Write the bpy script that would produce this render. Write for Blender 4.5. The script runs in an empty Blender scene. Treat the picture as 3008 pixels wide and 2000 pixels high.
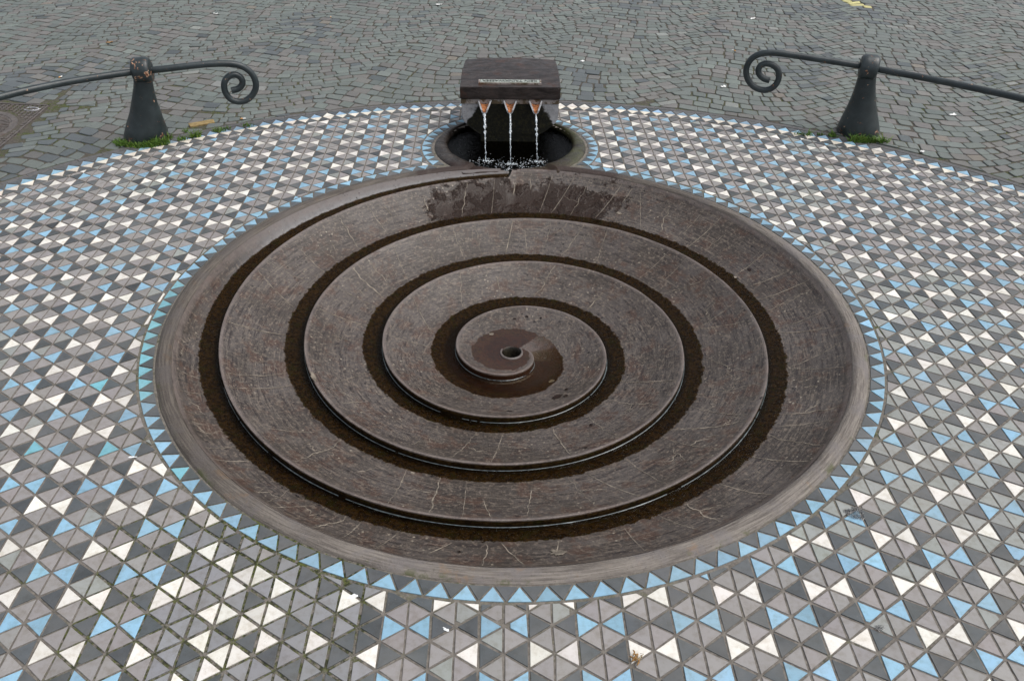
import bpy, bmesh, math, random
import numpy as np
from mathutils import Vector, Matrix, noise

PI = math.pi
random.seed(7)
rng = np.random.default_rng(11)
scene = bpy.context.scene
COL = scene.collection

# ------------------------------------------------------------------ camera
F_PX, PITCH, ROLL, YAW, CAM_H = 2285.0, 0.6337, 0.0095, -0.0198, 2.0
cam_d = bpy.data.cameras.new("camera")
cam = bpy.data.objects.new("camera", cam_d)
COL.objects.link(cam)
cam_d.sensor_width = 36.0
cam_d.lens = F_PX / 3008.0 * 36.0
cam_d.clip_start = 0.05
cam_d.clip_end = 600.0
_cp, _sp = math.cos(PITCH), math.sin(PITCH)
_fw, _up, _rt = np.array([0, _cp, -_sp]), np.array([0, _sp, _cp]), np.array([1.0, 0, 0])
_r = math.cos(ROLL) * _rt + math.sin(ROLL) * _up
_u = -math.sin(ROLL) * _rt + math.cos(ROLL) * _up
_Rz = np.array([[math.cos(YAW), -math.sin(YAW), 0], [math.sin(YAW), math.cos(YAW), 0], [0, 0, 1]])
CR, CU, CF = _Rz @ _r, _Rz @ _u, _Rz @ _fw
M = Matrix.Identity(4)
for i in range(3):
    M[i][0], M[i][1], M[i][2] = CR[i], CU[i], -CF[i]
M[0][3], M[1][3], M[2][3] = 0.0, 0.0, CAM_H
cam.matrix_world = M
scene.camera = cam

# ------------------------------------------------------------------ world, sun, exposure
SUN_EL, SUN_AZ = math.radians(60), math.radians(100)      # azimuth clockwise from +Y (high on the right)
world = bpy.data.worlds.new("World")
scene.world = world
world.use_nodes = True
wn, wl = world.node_tree.nodes, world.node_tree.links
bg = wn["Background"]
sky = wn.new("ShaderNodeTexSky")
sky.sky_type = 'NISHITA'
sky.sun_disc = False
sky.sun_elevation = SUN_EL
sky.sun_rotation = SUN_AZ
sky.air_density = 1.0
sky.dust_density = 4.0
sky.ozone_density = 1.0
hsv = wn.new("ShaderNodeHueSaturation")                   # cloud cover: the same sky, nearly colourless
hsv.inputs["Saturation"].default_value = 0.36
wl.new(sky.outputs[0], hsv.inputs["Color"])
wl.new(hsv.outputs[0], bg.inputs["Color"])
bg.inputs["Strength"].default_value = 0.15
sun_d = bpy.data.lights.new("sun", 'SUN')
sun_d.energy = 1.4
sun_d.angle = math.radians(60)
sun_d.color = (1.0, 0.975, 0.94)
sun = bpy.data.objects.new("sun", sun_d)
COL.objects.link(sun)
_sd = Vector((math.cos(SUN_EL) * math.sin(SUN_AZ), math.cos(SUN_EL) * math.cos(SUN_AZ), math.sin(SUN_EL)))
sun.rotation_euler = _sd.to_track_quat('Z', 'Y').to_euler()
sun.location = (3, 6, 8)
vs = scene.view_settings
vs.view_transform = 'Standard'
vs.look = 'None'
vs.gamma = 1.0
vs.use_curve_mapping = False
vs.exposure = 0.24
scene.render.engine = 'CYCLES'
scene.cycles.max_bounces = 8
scene.cycles.transparent_max_bounces = 12

# ------------------------------------------------------------------ helpers
def proj(P):
    Q = np.atleast_2d(np.asarray(P, float)) - np.array([0, 0, CAM_H])
    d = Q @ CF
    d = np.where(np.abs(d) < 1e-6, 1e-6, d)
    return np.stack([1504 + F_PX * (Q @ CR) / d, 1000 - F_PX * (Q @ CU) / d, d], -1)

def shown_area(P):
    """rough size of a polygon in the photograph, 0 when out of frame"""
    q = proj(P)
    if (q[:, 2] < 0.2).any():
        return 0.0
    x, y = q[:, 0], q[:, 1]
    if x.max() < 0 or x.min() > 3008 or y.max() < 0 or y.min() > 2000:
        return 0.0
    x, y = np.clip(x, 0, 3008), np.clip(y, 0, 2000)
    return 0.5 * abs(np.dot(x, np.roll(y, -1)) - np.dot(y, np.roll(x, -1)))

def tag(o, label=None, cat=None, group=None, kind=None):
    if label: o["label"] = label
    if cat: o["category"] = cat
    if group: o["group"] = group
    if kind: o["kind"] = kind
    return o

def empty(name, loc=(0, 0, 0), rz=0.0):
    o = bpy.data.objects.new(name, None)
    COL.objects.link(o)
    o.location = loc
    o.rotation_euler = (0, 0, rz)
    o.empty_display_size = 0.1
    return o

def link(name, me, parent=None):
    o = bpy.data.objects.new(name, me)
    COL.objects.link(o)
    if parent is not None:
        o.parent = parent
    return o

def mesh(name, V, Fc, mat, parent=None, smooth=False, col=None, floats=None, vecs=None):
    me = bpy.data.meshes.new(name)
    me.from_pydata([tuple(map(float, v)) for v in V], [], [tuple(map(int, f)) for f in Fc])
    if col is not None:
        a = me.color_attributes.new("col", 'FLOAT_COLOR', 'POINT')
        c = np.ones((len(V), 4), np.float32)
        c[:, :3] = np.asarray(col)[:, :3] if np.ndim(col) == 2 else np.asarray(col)[:3]
        a.data.foreach_set("color", c.ravel())
    for k, v in (floats or {}).items():
        a = me.attributes.new(k, 'FLOAT', 'POINT')
        a.data.foreach_set("value", np.asarray(v, np.float32))
    for k, v in (vecs or {}).items():
        a = me.attributes.new(k, 'FLOAT_VECTOR', 'POINT')
        a.data.foreach_set("vector", np.asarray(v, np.float32).ravel())
    if smooth:
        me.polygons.foreach_set("use_smooth", [True] * len(me.polygons))
    if mat: me.materials.append(mat)
    me.update()
    return link(name, me, parent)

def bm_obj(name, bm, mat, parent=None, smooth=False, angle=None):
    bmesh.ops.recalc_face_normals(bm, faces=bm.faces)
    me = bpy.data.meshes.new(name)
    bm.to_mesh(me)
    bm.free()
    if smooth:
        me.polygons.foreach_set("use_smooth", [True] * len(me.polygons))
        if angle is not None:
            me.set_sharp_from_angle(angle=angle)
    if mat: me.materials.append(mat)
    return link(name, me, parent)

def tube(bm, pts, rad, seg=12, cap=True):
    pts = [Vector(p) for p in pts]
    n = len(pts)
    rad = rad if hasattr(rad, '__len__') else [rad] * n
    rings = []
    prev = None
    for i, p in enumerate(pts):
        t = (pts[min(i + 1, n - 1)] - pts[max(i - 1, 0)]).normalized()
        if prev is None:
            a = t.orthogonal().normalized()
        else:
            a = (prev - t * prev.dot(t)).normalized()
        prev = a
        b = t.cross(a)
        rings.append([bm.verts.new(p + rad[i] * (math.cos(2 * PI * k / seg) * a + math.sin(2 * PI * k / seg) * b)) for k in range(seg)])
    for i in range(n - 1):
        for k in range(seg):
            bm.faces.new((rings[i][k], rings[i][(k + 1) % seg], rings[i + 1][(k + 1) % seg], rings[i + 1][k]))
    if cap:
        bm.faces.new(rings[0][::-1])
        bm.faces.new(rings[-1])
    return rings

def lathe(bm, prof, seg=32, axis=None, cap=True):
    """prof: (r, z); axis(z) -> x,y centre"""
    rings = []
    for r, z in prof:
        cx, cy = axis(z) if axis else (0, 0)
        rings.append([bm.verts.new((cx + r * math.cos(2 * PI * k / seg), cy + r * math.sin(2 * PI * k / seg), z)) for k in range(seg)])
    for i in range(len(rings) - 1):
        for k in range(seg):
            bm.faces.new((rings[i][k], rings[i][(k + 1) % seg], rings[i + 1][(k + 1) % seg], rings[i + 1][k]))
    if cap:
        bm.faces.new(rings[0][::-1]); bm.faces.new(rings[-1])

def catmull(P, n=8):
    P = [Vector(p) for p in P]
    Q = [P[0] * 2 - P[1]] + P + [P[-1] * 2 - P[-2]]
    out = []
    for i in range(1, len(Q) - 2):
        a, b, c, d = Q[i - 1], Q[i], Q[i + 1], Q[i + 2]
        for k in range(n):
            t = k / n
            out.append(0.5 * ((2 * b) + (c - a) * t + (2 * a - 5 * b + 4 * c - d) * t * t + (3 * b - a - 3 * c + d) * t ** 3))
    out.append(P[-1])
    return out

# ------------------------------------------------------------------ material kit
class Mat:
    def __init__(s, name):
        s.m = bpy.data.materials.new(name)
        s.m.use_nodes = True
        s.n, s.l = s.m.node_tree.nodes, s.m.node_tree.links
        s.b = s.n["Principled BSDF"]
        s.out = s.n["Material Output"]
        s._pos = None
    def pos(s):
        if s._pos is None:
            s._pos = s.n.new("ShaderNodeNewGeometry").outputs["Position"]
        return s._pos
    def attr(s, name, out="Color"):
        a = s.n.new("ShaderNodeAttribute"); a.attribute_name = name
        return a.outputs[out]
    def scale(s, vec, sc):
        m = s.n.new("ShaderNodeVectorMath"); m.operation = 'MULTIPLY'
        s.l.new(vec, m.inputs[0]); m.inputs[1].default_value = sc
        return m.outputs[0]
    def noise(s, scale, detail=4, rough=0.55, vec=None, dist=0.0):
        t = s.n.new("ShaderNodeTexNoise")
        t.inputs["Scale"].default_value = scale; t.inputs["Detail"].default_value = detail
        t.inputs["Roughness"].default_value = rough; t.inputs["Distortion"].default_value = dist
        s.l.new(vec if vec is not None else s.pos(), t.inputs["Vector"])
        return t.outputs["Fac"]
    def voro(s, scale, vec=None, feature='F1', out="Distance"):
        t = s.n.new("ShaderNodeTexVoronoi"); t.feature = feature
        t.inputs["Scale"].default_value = scale
        s.l.new(vec if vec is not None else s.pos(), t.inputs["Vector"])
        return t.outputs[out]
    def ramp(s, x, lo, hi, a=0.0, b=1.0, smooth=True):
        m = s.n.new("ShaderNodeMapRange")
        m.interpolation_type = 'SMOOTHSTEP' if smooth else 'LINEAR'
        s.l.new(x, m.inputs["Value"])
        for k, v in (("From Min", lo), ("From Max", hi), ("To Min", a), ("To Max", b)):
            m.inputs[k].default_value = v
        return m.outputs["Result"]
    def math(s, op, a, b=0.0, c=None):
        m = s.n.new("ShaderNodeMath"); m.operation = op
        for i, v in enumerate((a, b) if c is None else (a, b, c)):
            if hasattr(v, "is_linked") or not isinstance(v, (int, float)): s.l.new(v, m.inputs[i])
            else: m.inputs[i].default_value = v
        return m.outputs[0]
    def mix(s, fac, a, b, mode='MIX'):
        m = s.n.new("ShaderNodeMix"); m.data_type = 'RGBA'; m.blend_type = mode
        if isinstance(fac, (int, float)): m.inputs["Factor"].default_value = fac
        else: s.l.new(fac, m.inputs["Factor"])
        for v, k in ((a, 6), (b, 7)):
            if isinstance(v, tuple): m.inputs[k].default_value = (*v[:3], 1)
            else: s.l.new(v, m.inputs[k])
        return m.outputs[2]
    def bump(s, h, strength=0.3, dist=0.01, prev=None):
        b = s.n.new("ShaderNodeBump")
        b.inputs["Strength"].default_value = strength; b.inputs["Distance"].default_value = dist
        s.l.new(h, b.inputs["Height"])
        if prev is not None: s.l.new(prev, b.inputs["Normal"])
        return b.outputs[0]
    def sep(s, vec):
        x = s.n.new("ShaderNodeSeparateXYZ"); s.l.new(vec, x.inputs[0]); return x.outputs
    def set(s, color=None, rough=None, normal=None, spec=None, metal=None):
        for k, v in (("Base Color", color), ("Roughness", rough), ("Normal", normal), ("Specular IOR Level", spec), ("Metallic", metal)):
            if v is None: continue
            if isinstance(v, tuple): s.b.inputs[k].default_value = (*v[:3], 1)
            elif isinstance(v, (int, float)): s.b.inputs[k].default_value = v
            else: s.l.new(v, s.b.inputs[k])
        return s.m

def m_tile():
    k = Mat("glazed_tile")
    c = k.attr("col")
    d = k.noise(38, 6, 0.65)
    c = k.mix(k.ramp(d, 0.42, 0.72), c, k.mix(1.0, c, (0.80, 0.77, 0.72), 'MULTIPLY'))
    sp = k.noise(210, 3, 0.6)
    blot = k.math('MULTIPLY', k.ramp(sp, 0.60, 0.70), k.ramp(k.noise(16, 4), 0.42, 0.66))
    c = k.mix(k.math('MULTIPLY', blot, 0.55), c, (0.17, 0.145, 0.11))
    big = k.noise(2.3, 4, 0.6)
    c = k.mix(k.ramp(big, 0.38, 0.66, 0.0, 0.26), c, (0.25, 0.235, 0.215))
    c = k.mix(k.math('MULTIPLY', k.ramp(k.noise(7, 6, 0.75), 0.54, 0.66), 0.35), c, k.mix(1.0, c, (0.66, 0.64, 0.60), 'MULTIPLY'))
    r = k.ramp(k.noise(60, 4), 0.3, 0.7, 0.42, 0.62)
    return k.set(c, r, k.bump(k.noise(240, 4), 0.10, 0.003), 0.42)

def m_grout():
    k = Mat("joint_mortar")
    n = k.noise(55, 6, 0.7)
    c = k.mix(k.ramp(n, 0.3, 0.7), (0.105, 0.094, 0.083), (0.205, 0.186, 0.162))
    mo = k.attr("moss", "Fac")
    mm = k.math('ADD', k.ramp(k.noise(4.5, 5, 0.65), 0.56, 0.74), mo)
    mm = k.math('MULTIPLY', mm, k.ramp(k.noise(48, 4, 0.7), 0.40, 0.58))
    mm = k.math('MINIMUM', mm, 1.0)
    green = k.mix(k.ramp(k.noise(90, 3), 0.42, 0.60), (0.030, 0.034, 0.016), (0.085, 0.095, 0.030))
    c = k.mix(mm, c, green)
    return k.set(c, 0.95, k.bump(n, 0.6, 0.006), 0.2)

def m_cobble():
    k = Mat("basalt_cobble")
    c = k.attr("col")
    n = k.noise(42, 6, 0.65)
    c = k.mix(k.ramp(n, 0.25, 0.75), k.mix(1.0, c, (0.78, 0.78, 0.79), 'MULTIPLY'), k.mix(1.0, c, (1.18, 1.17, 1.15), 'MULTIPLY'))
    c = k.mix(k.ramp(k.noise(260, 2), 0.64, 0.72, 0, 0.5), c, (0.24, 0.235, 0.225))
    c = k.mix(k.ramp(k.noise(1.1, 4, 0.6), 0.40, 0.70, 0, 0.35), c, k.mix(1.0, c, (0.72, 0.74, 0.78), 'MULTIPLY'))
    return k.set(c, k.ramp(n, 0.3, 0.7, 0.52, 0.74), k.bump(k.noise(70, 6, 0.7), 0.40, 0.008), 0.45)

def m_bed():
    k = Mat("sandy_joint_bed")
    n = k.noise(60, 6, 0.7)
    c = k.mix(k.ramp(n, 0.3, 0.7), (0.064, 0.056, 0.048), (0.110, 0.099, 0.086))
    sep = k.sep(k.pos())
    near = k.ramp(sep[1], 5.0, 8.2, 1.0, 0.15)
    mm = k.math('MULTIPLY', k.math('MULTIPLY', k.ramp(k.noise(2.2, 5, 0.65), 0.42, 0.58), k.ramp(k.noise(40, 4, 0.7), 0.44, 0.56)), near)
    c = k.mix(mm, c, k.mix(k.ramp(k.noise(120, 3), 0.4, 0.6), (0.035, 0.048, 0.014), (0.085, 0.105, 0.03)))
    return k.set(c, 0.95, k.bump(n, 0.7, 0.008), 0.15)

def m_basin():
    k = Mat("weathered_brown_stone")
    pol = k.attr("pol", "Vector")
    wet = k.attr("wet", "Fac")
    lip = k.attr("lip", "Fac")
    base = k.mix(k.ramp(k.noise(2.6, 6, 0.65), 0.40, 0.60), (0.046, 0.036, 0.029), (0.080, 0.067, 0.060))
    rust = k.ramp(k.noise(8.5, 6, 0.7), 0.50, 0.62, 0, 0.8)
    base = k.mix(rust, base, (0.066, 0.034, 0.022))
    # worn scratches run along the turns
    st = k.noise(1.0, 6, 0.75, k.scale(pol, (7.0, 75.0, 1.0)), 0.3)
    st2 = k.noise(1.0, 5, 0.75, k.scale(pol, (22.0, 170.0, 1.0)))
    pale = k.math('MULTIPLY', k.ramp(k.math('ADD', k.math('MULTIPLY', st, 0.5), k.math('MULTIPLY', st2, 0.5)), 0.50, 0.60), k.ramp(k.noise(3.2, 5, 0.65), 0.34, 0.58, 0.25, 1.0))
    base = k.mix(k.math('MULTIPLY', pale, 0.62), base, (0.190, 0.157, 0.125))
    dk = k.ramp(k.noise(1.0, 6, 0.75, k.scale(pol, (9.0, 95.0, 3.0))), 0.51, 0.60, 0, 0.85)
    base = k.mix(dk, base, (0.020, 0.014, 0.013))
    mott = k.noise(62, 5, 0.75)
    base = k.mix(k.ramp(mott, 0.53, 0.62, 0, 0.75), base, (0.165, 0.131, 0.102))
    base = k.mix(k.ramp(mott, 0.45, 0.34, 0, 0.6), base, (0.022, 0.016, 0.014))
    sp = k.voro(30)
    base = k.mix(k.math('MULTIPLY', k.ramp(sp, 0.17, 0.10), k.ramp(k.noise(3, 3), 0.50, 0.60)), base, (0.26, 0.225, 0.175))
    pit = k.math('MULTIPLY', k.ramp(k.voro(17), 0.13, 0.09), k.ramp(k.noise(2.0, 3), 0.50, 0.56))
    base = k.mix(pit, base, (0.012, 0.008, 0.007))
    # smooth bevel beside the inlet, its sky sheen painted in as pale colour
    sx = k.sep(pol)
    bev = k.math('MULTIPLY', k.math('MULTIPLY', k.ramp(sx[0], 3.0, 2.5), k.ramp(sx[1], 1.395, 1.420)), k.ramp(k.noise(30, 5, 0.7), 0.25, 0.6, 0.55, 1.0))
    base = k.mix(k.math('MULTIPLY', bev, 0.8), base, (0.215, 0.208, 0.208))
    # pale worn edge of each turn
    lipm = k.math('MULTIPLY', k.ramp(lip, 0.022, 0.004), k.ramp(k.noise(14, 5), 0.25, 0.6, 0.35, 1.0))
    base = k.mix(k.math('MULTIPLY', lipm, 0.55), base, (0.20, 0.165, 0.150))
    # wet, algae-stained groove
    sx = k.sep(pol)
    jag = k.math('ADD', wet, k.math('MULTIPLY', k.math('SUBTRACT', k.noise(24, 6, 0.75), 0.5), k.ramp(sx[0], 1.9, 4.2, 0.008, 0.060)))
    wm = k.ramp(jag, 0.006, 0.000)
    alg = k.mix(k.ramp(k.noise(58, 6, 0.8), 0.42, 0.60), (0.010, 0.006, 0.003), (0.038, 0.022, 0.008))
    alg = k.mix(k.ramp(k.noise(19, 5, 0.7), 0.50, 0.66, 0, 0.6), alg, (0.018, 0.019, 0.004))
    alg = k.mix(k.ramp(wet, -0.045, -0.075), alg, (0.007, 0.005, 0.003))   # deepest along the wall
    rad = k.attr("rad", "Fac")
    red = k.math('MULTIPLY', k.ramp(rad, 0.42, 0.10), k.ramp(k.noise(28, 6, 0.75), 0.34, 0.60, 0.45, 1.0))
    alg = k.mix(k.math('MULTIPLY', red, 0.75), alg, (0.042, 0.014, 0.006))
    # splash zone under the spouts
    p = k.n.new("ShaderNodeVectorMath"); p.operation = 'SUBTRACT'
    k.l.new(k.pos(), p.inputs[0]); p.inputs[1].default_value = (0.15, 4.23, -0.05)
    q = k.n.new("ShaderNodeVectorMath"); q.operation = 'MULTIPLY'
    k.l.new(p.outputs[0], q.inputs[0]); q.inputs[1].default_value = (1.65, 4.4, 0.0)
    ln = k.n.new("ShaderNodeVectorMath"); ln.operation = 'LENGTH'; k.l.new(q.outputs[0], ln.inputs[0])
    spl = k.math('ADD', ln.outputs["Value"], k.math('MULTIPLY', k.math('SUBTRACT', k.noise(9, 7, 0.78), 0.5), 1.9))
    splm = k.math('MULTIPLY', k.ramp(spl, 1.02, 0.82), k.ramp(k.attr('rad', 'Fac'), 1.10, 1.12))
    c = k.mix(splm, base, k.mix(0.93, base, (0.020, 0.010, 0.006)))
    drop = k.math('MULTIPLY', k.ramp(k.voro(62), 0.24, 0.20), k.math('MULTIPLY', k.ramp(k.noise(26, 3), 0.50, 0.56), k.ramp(ln.outputs["Value"], 3.2, 1.4)))
    c = k.mix(drop, c, (0.020, 0.014, 0.011))
    c = k.mix(wm, c, alg)
    r = k.ramp(k.noise(22, 5, 0.65), 0.3, 0.7, 0.28, 0.46)
    wetall = k.math('MAXIMUM', wm, splm)
    rr = k.n.new("ShaderNodeMix"); rr.data_type = 'FLOAT'
    k.l.new(wetall, rr.inputs[0]); k.l.new(r, rr.inputs[2]); rr.inputs[3].default_value = 0.12
    h = k.math('ADD', k.math('MULTIPLY', k.noise(70, 6, 0.75), 0.7), k.math('MULTIPLY', st2, 0.35))
    nrm = k.bump(h, 0.5, 0.008)
    rip = k.math('MULTIPLY', k.noise(1.0, 4, 0.7, k.scale(k.pos(), (36, 150, 42))), k.math('MULTIPLY', splm, k.ramp(k.noise(12, 4), 0.46, 0.60)))
    nrm = k.bump(rip, 0.9, 0.012, nrm)
    sw = k.ramp(rad, 0.27, 0.20, 0.05, 0.42)
    sm = k.n.new("ShaderNodeMix"); sm.data_type = 'FLOAT'
    k.l.new(wm, sm.inputs[0]); k.l.new(k.ramp(splm, 0, 1, 0.42, 0.24), sm.inputs[2]); k.l.new(sw, sm.inputs[3])
    k.l.new(sm.outputs[0], k.b.inputs['Specular IOR Level'])
    return k.set(c, rr.outputs[0], nrm)

def m_rim():
    k = Mat("worn_stone_rim")
    pol = k.attr("pol", "Vector")
    st = k.noise(1.0, 6, 0.75, k.scale(pol, (9.0, 130.0, 1.0)))
    c = k.mix(k.ramp(st, 0.36, 0.64), (0.105, 0.090, 0.080), (0.265, 0.240, 0.212))
    c = k.mix(k.ramp(k.noise(5, 5, 0.7), 0.48, 0.60, 0, 0.7), c, (0.185, 0.170, 0.168))
    c = k.mix(k.ramp(k.noise(9, 5, 0.7), 0.58, 0.70, 0, 0.5), c, (0.26, 0.16, 0.085))
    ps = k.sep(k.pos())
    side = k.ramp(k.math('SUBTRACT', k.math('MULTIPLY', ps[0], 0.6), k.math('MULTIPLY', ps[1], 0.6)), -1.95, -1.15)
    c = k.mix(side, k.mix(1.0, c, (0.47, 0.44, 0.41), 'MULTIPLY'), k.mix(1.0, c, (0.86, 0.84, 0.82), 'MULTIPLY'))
    wp = k.n.new("ShaderNodeVectorMath"); wp.operation = 'SUBTRACT'
    k.l.new(k.pos(), wp.inputs[0]); wp.inputs[1].default_value = (0.16, 4.55, 0.0)
    wq = k.scale(wp.outputs[0], (1.35, 3.0, 0.0))
    wl_ = k.n.new("ShaderNodeVectorMath"); wl_.operation = 'LENGTH'; k.l.new(wq, wl_.inputs[0])
    wetr = k.ramp(k.math('ADD', wl_.outputs["Value"], k.math('MULTIPLY', k.math('SUBTRACT', k.noise(11, 6, 0.75), 0.5), 0.9)), 1.05, 0.85)
    c = k.mix(k.math('MULTIPLY', wetr, 0.9), c, (0.030, 0.016, 0.012))
    edge = k.attr("lip", "Fac")
    moss = k.math('MULTIPLY', k.ramp(edge, 0.030, 0.004), k.ramp(k.noise(6.5, 5, 0.7), 0.54, 0.64))
    c = k.mix(k.math('MULTIPLY', moss, 0.85), c, (0.065, 0.072, 0.022))
    c = k.mix(k.ramp(k.noise(120, 4), 0.60, 0.72, 0, 0.5), c, (0.06, 0.05, 0.045))
    nrm = k.bump(k.noise(60, 6, 0.75), 0.55, 0.010)
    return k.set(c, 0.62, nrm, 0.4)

def m_stone(name, a, b, rough, sc=18, bump=0.4, spec=0.4, dark=None):
    k = Mat(name)
    n = k.noise(sc, 6, 0.7)
    c = k.mix(k.ramp(n, 0.3, 0.7), a, b)
    if dark:
        c = k.mix(k.ramp(k.noise(sc * 0.35, 5, 0.7), 0.45, 0.65), c, dark)
    return k.set(c, rough, k.bump(k.noise(sc * 4, 5, 0.7), bump, 0.006), spec)

def m_round():
    k = Mat("wet_stone_bowl")
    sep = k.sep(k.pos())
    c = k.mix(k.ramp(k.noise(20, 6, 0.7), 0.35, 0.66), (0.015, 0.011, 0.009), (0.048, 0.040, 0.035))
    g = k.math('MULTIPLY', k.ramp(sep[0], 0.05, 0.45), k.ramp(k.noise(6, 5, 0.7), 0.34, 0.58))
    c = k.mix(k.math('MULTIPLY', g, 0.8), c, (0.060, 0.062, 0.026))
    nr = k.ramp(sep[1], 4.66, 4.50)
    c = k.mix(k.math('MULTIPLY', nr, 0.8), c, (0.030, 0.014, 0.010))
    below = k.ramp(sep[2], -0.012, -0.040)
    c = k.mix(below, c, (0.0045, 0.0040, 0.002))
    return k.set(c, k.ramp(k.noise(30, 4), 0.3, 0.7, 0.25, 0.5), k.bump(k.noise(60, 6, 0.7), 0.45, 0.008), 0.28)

def m_lid():
    k = Mat("dark_weathered_bronze_stone")
    v = k.scale(k.pos(), (9, 34, 30))
    st = k.noise(1.0, 6, 0.72, v)
    c = k.mix(k.ramp(st, 0.34, 0.66), (0.013, 0.010, 0.009), (0.048, 0.038, 0.035))
    c = k.mix(k.ramp(k.noise(9, 6, 0.7), 0.52, 0.70, 0, 0.7), c, (0.058, 0.024, 0.014))
    sc = k.noise(1.0, 5, 0.75, k.scale(k.pos(), (150, 22, 60)))
    c = k.mix(k.math('MULTIPLY', k.ramp(sc, 0.60, 0.72), k.ramp(k.noise(7, 3), 0.48, 0.62)), c, (0.26, 0.23, 0.21))
    return k.set(c, k.ramp(k.noise(25, 5), 0.3, 0.7, 0.36, 0.56), k.bump(k.noise(80, 6, 0.7), 0.25, 0.005), 0.35)

def m_block():
    k = Mat("algae_and_shade_concrete")
    sep = k.sep(k.pos())
    c = k.mix(k.ramp(k.noise(24, 6, 0.7), 0.3, 0.7), (0.27, 0.268, 0.275), (0.43, 0.428, 0.440))
    c = k.mix(k.ramp(k.voro(60), 0.16, 0.10), c, (0.05, 0.045, 0.04))
    ax = k.math('ABSOLUTE', k.math('SUBTRACT', sep[0], 0.072))
    # algae in the middle; the widening lower part paints in the recess's shade
    lim = k.math('ADD', 0.205, k.math('MULTIPLY', k.math('SUBTRACT', 0.235, sep[2]), 0.62))
    d = k.math('SUBTRACT', lim, ax)
    d = k.math('ADD', d, k.math('MULTIPLY', k.math('SUBTRACT', k.noise(26, 6, 0.75), 0.5), 0.10))
    alg = k.mix(k.ramp(k.noise(50, 5, 0.7), 0.45, 0.65), (0.006, 0.006, 0.003), (0.022, 0.019, 0.007))
    m = k.ramp(d, -0.008, 0.012)
    c = k.mix(m, c, alg)
    rr = k.ramp(m, 0, 1, 0.75, 0.6)
    return k.set(c, rr, k.bump(k.noise(90, 6, 0.75), 0.6, 0.008), 0.3)

def m_strip():
    k = Mat("stained_pale_stone")
    c = k.mix(k.ramp(k.noise(18, 6, 0.7), 0.46, 0.54), (0.095, 0.070, 0.042), (0.30, 0.265, 0.245))
    c = k.mix(k.ramp(k.noise(9, 5, 0.7), 0.54, 0.66), c, (0.10, 0.050, 0.022))
    return k.set(c, 0.7, k.bump(k.noise(70, 5), 0.4, 0.005), 0.3)

def m_iron():
    k = Mat("painted_cast_iron")
    w = k.attr("rust", "Fac")
    c = k.mix(k.ramp(k.noise(8, 5, 0.65), 0.35, 0.7), (0.011, 0.018, 0.020), (0.028, 0.039, 0.042))
    chips = k.noise(34, 5, 0.62)
    th = k.math('ADD', chips, k.math('MULTIPLY', w, 0.15))
    cm = k.ramp(th, 0.665, 0.685)
    rust = k.mix(k.ramp(k.noise(70, 4), 0.46, 0.60), (0.15, 0.050, 0.018), (0.46, 0.30, 0.20))
    c = k.mix(cm, c, rust)
    r = k.math('ADD', k.ramp(k.noise(40, 5), 0.3, 0.7, 0.30, 0.46), k.math('MULTIPLY', cm, 0.35))
    return k.set(c, r, k.bump(k.noise(110, 5, 0.6), 0.20, 0.003), 0.55)

def m_manhole():
    k = Mat("rusty_cast_iron_cover")
    c = k.mix(k.ramp(k.noise(28, 6, 0.7), 0.32, 0.68), (0.050, 0.042, 0.038), (0.135, 0.118, 0.106))
    c = k.mix(k.ramp(k.noise(9, 5), 0.52, 0.7, 0, 0.5), c, (0.10, 0.062, 0.04))
    return k.set(c, 0.55, k.bump(k.noise(120, 5), 0.4, 0.004), 0.5)

def m_water(name, tint, rip, fres=1.33, gl=1.0):
    k = Mat(name)
    k.n.remove(k.b)
    tr = k.n.new("ShaderNodeBsdfTransparent"); tr.inputs[0].default_value = (*tint, 1)
    g = k.n.new("ShaderNodeBsdfGlossy"); g.inputs["Roughness"].default_value = 0.03
    fr = k.n.new("ShaderNodeFresnel"); fr.inputs[0].default_value = fres
    mx = k.n.new("ShaderNodeMixShader")
    h = k.noise(1.0, 4, 0.65, k.scale(k.pos(), rip))
    b = k.bump(h, 0.5, 0.010)
    k.l.new(b, g.inputs["Normal"]); k.l.new(b, fr.inputs["Normal"])
    k.l.new(k.math('MULTIPLY', fr.outputs[0], gl), mx.inputs[0])
    k.l.new(tr.outputs[0], mx.inputs[1]); k.l.new(g.outputs[0], mx.inputs[2])
    k.l.new(mx.outputs[0], k.out.inputs["Surface"])
    return k.m

def m_jet():
    k = Mat("falling_water")
    k.n.remove(k.b)
    tr = k.n.new("ShaderNodeBsdfTransparent"); tr.inputs[0].default_value = (0.86, 0.92, 0.95, 1)
    g = k.n.new("ShaderNodeBsdfGlossy"); g.inputs["Roughness"].default_value = 0.05
    df = k.n.new("ShaderNodeBsdfDiffuse"); df.inputs[0].default_value = (0.80, 0.87, 0.92, 1)
    m1, m2 = k.n.new("ShaderNodeMixShader"), k.n.new("ShaderNodeMixShader")
    b = k.bump(k.noise(150, 3, 0.6), 0.8, 0.006)
    k.l.new(b, g.inputs["Normal"])
    m1.inputs[0].default_value = 0.35
    k.l.new(tr.outputs[0], m1.inputs[1]); k.l.new(g.outputs[0], m1.inputs[2])
    k.l.new(k.ramp(k.noise(1.0, 3, 0.6, k.scale(k.pos(), (160, 160, 70))), 0.48, 0.62, 0.03, 0.62), m2.inputs[0])
    k.l.new(m1.outputs[0], m2.inputs[1]); k.l.new(df.outputs[0], m2.inputs[2])
    k.l.new(m2.outputs[0], k.out.inputs["Surface"])
    return k.m

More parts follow.
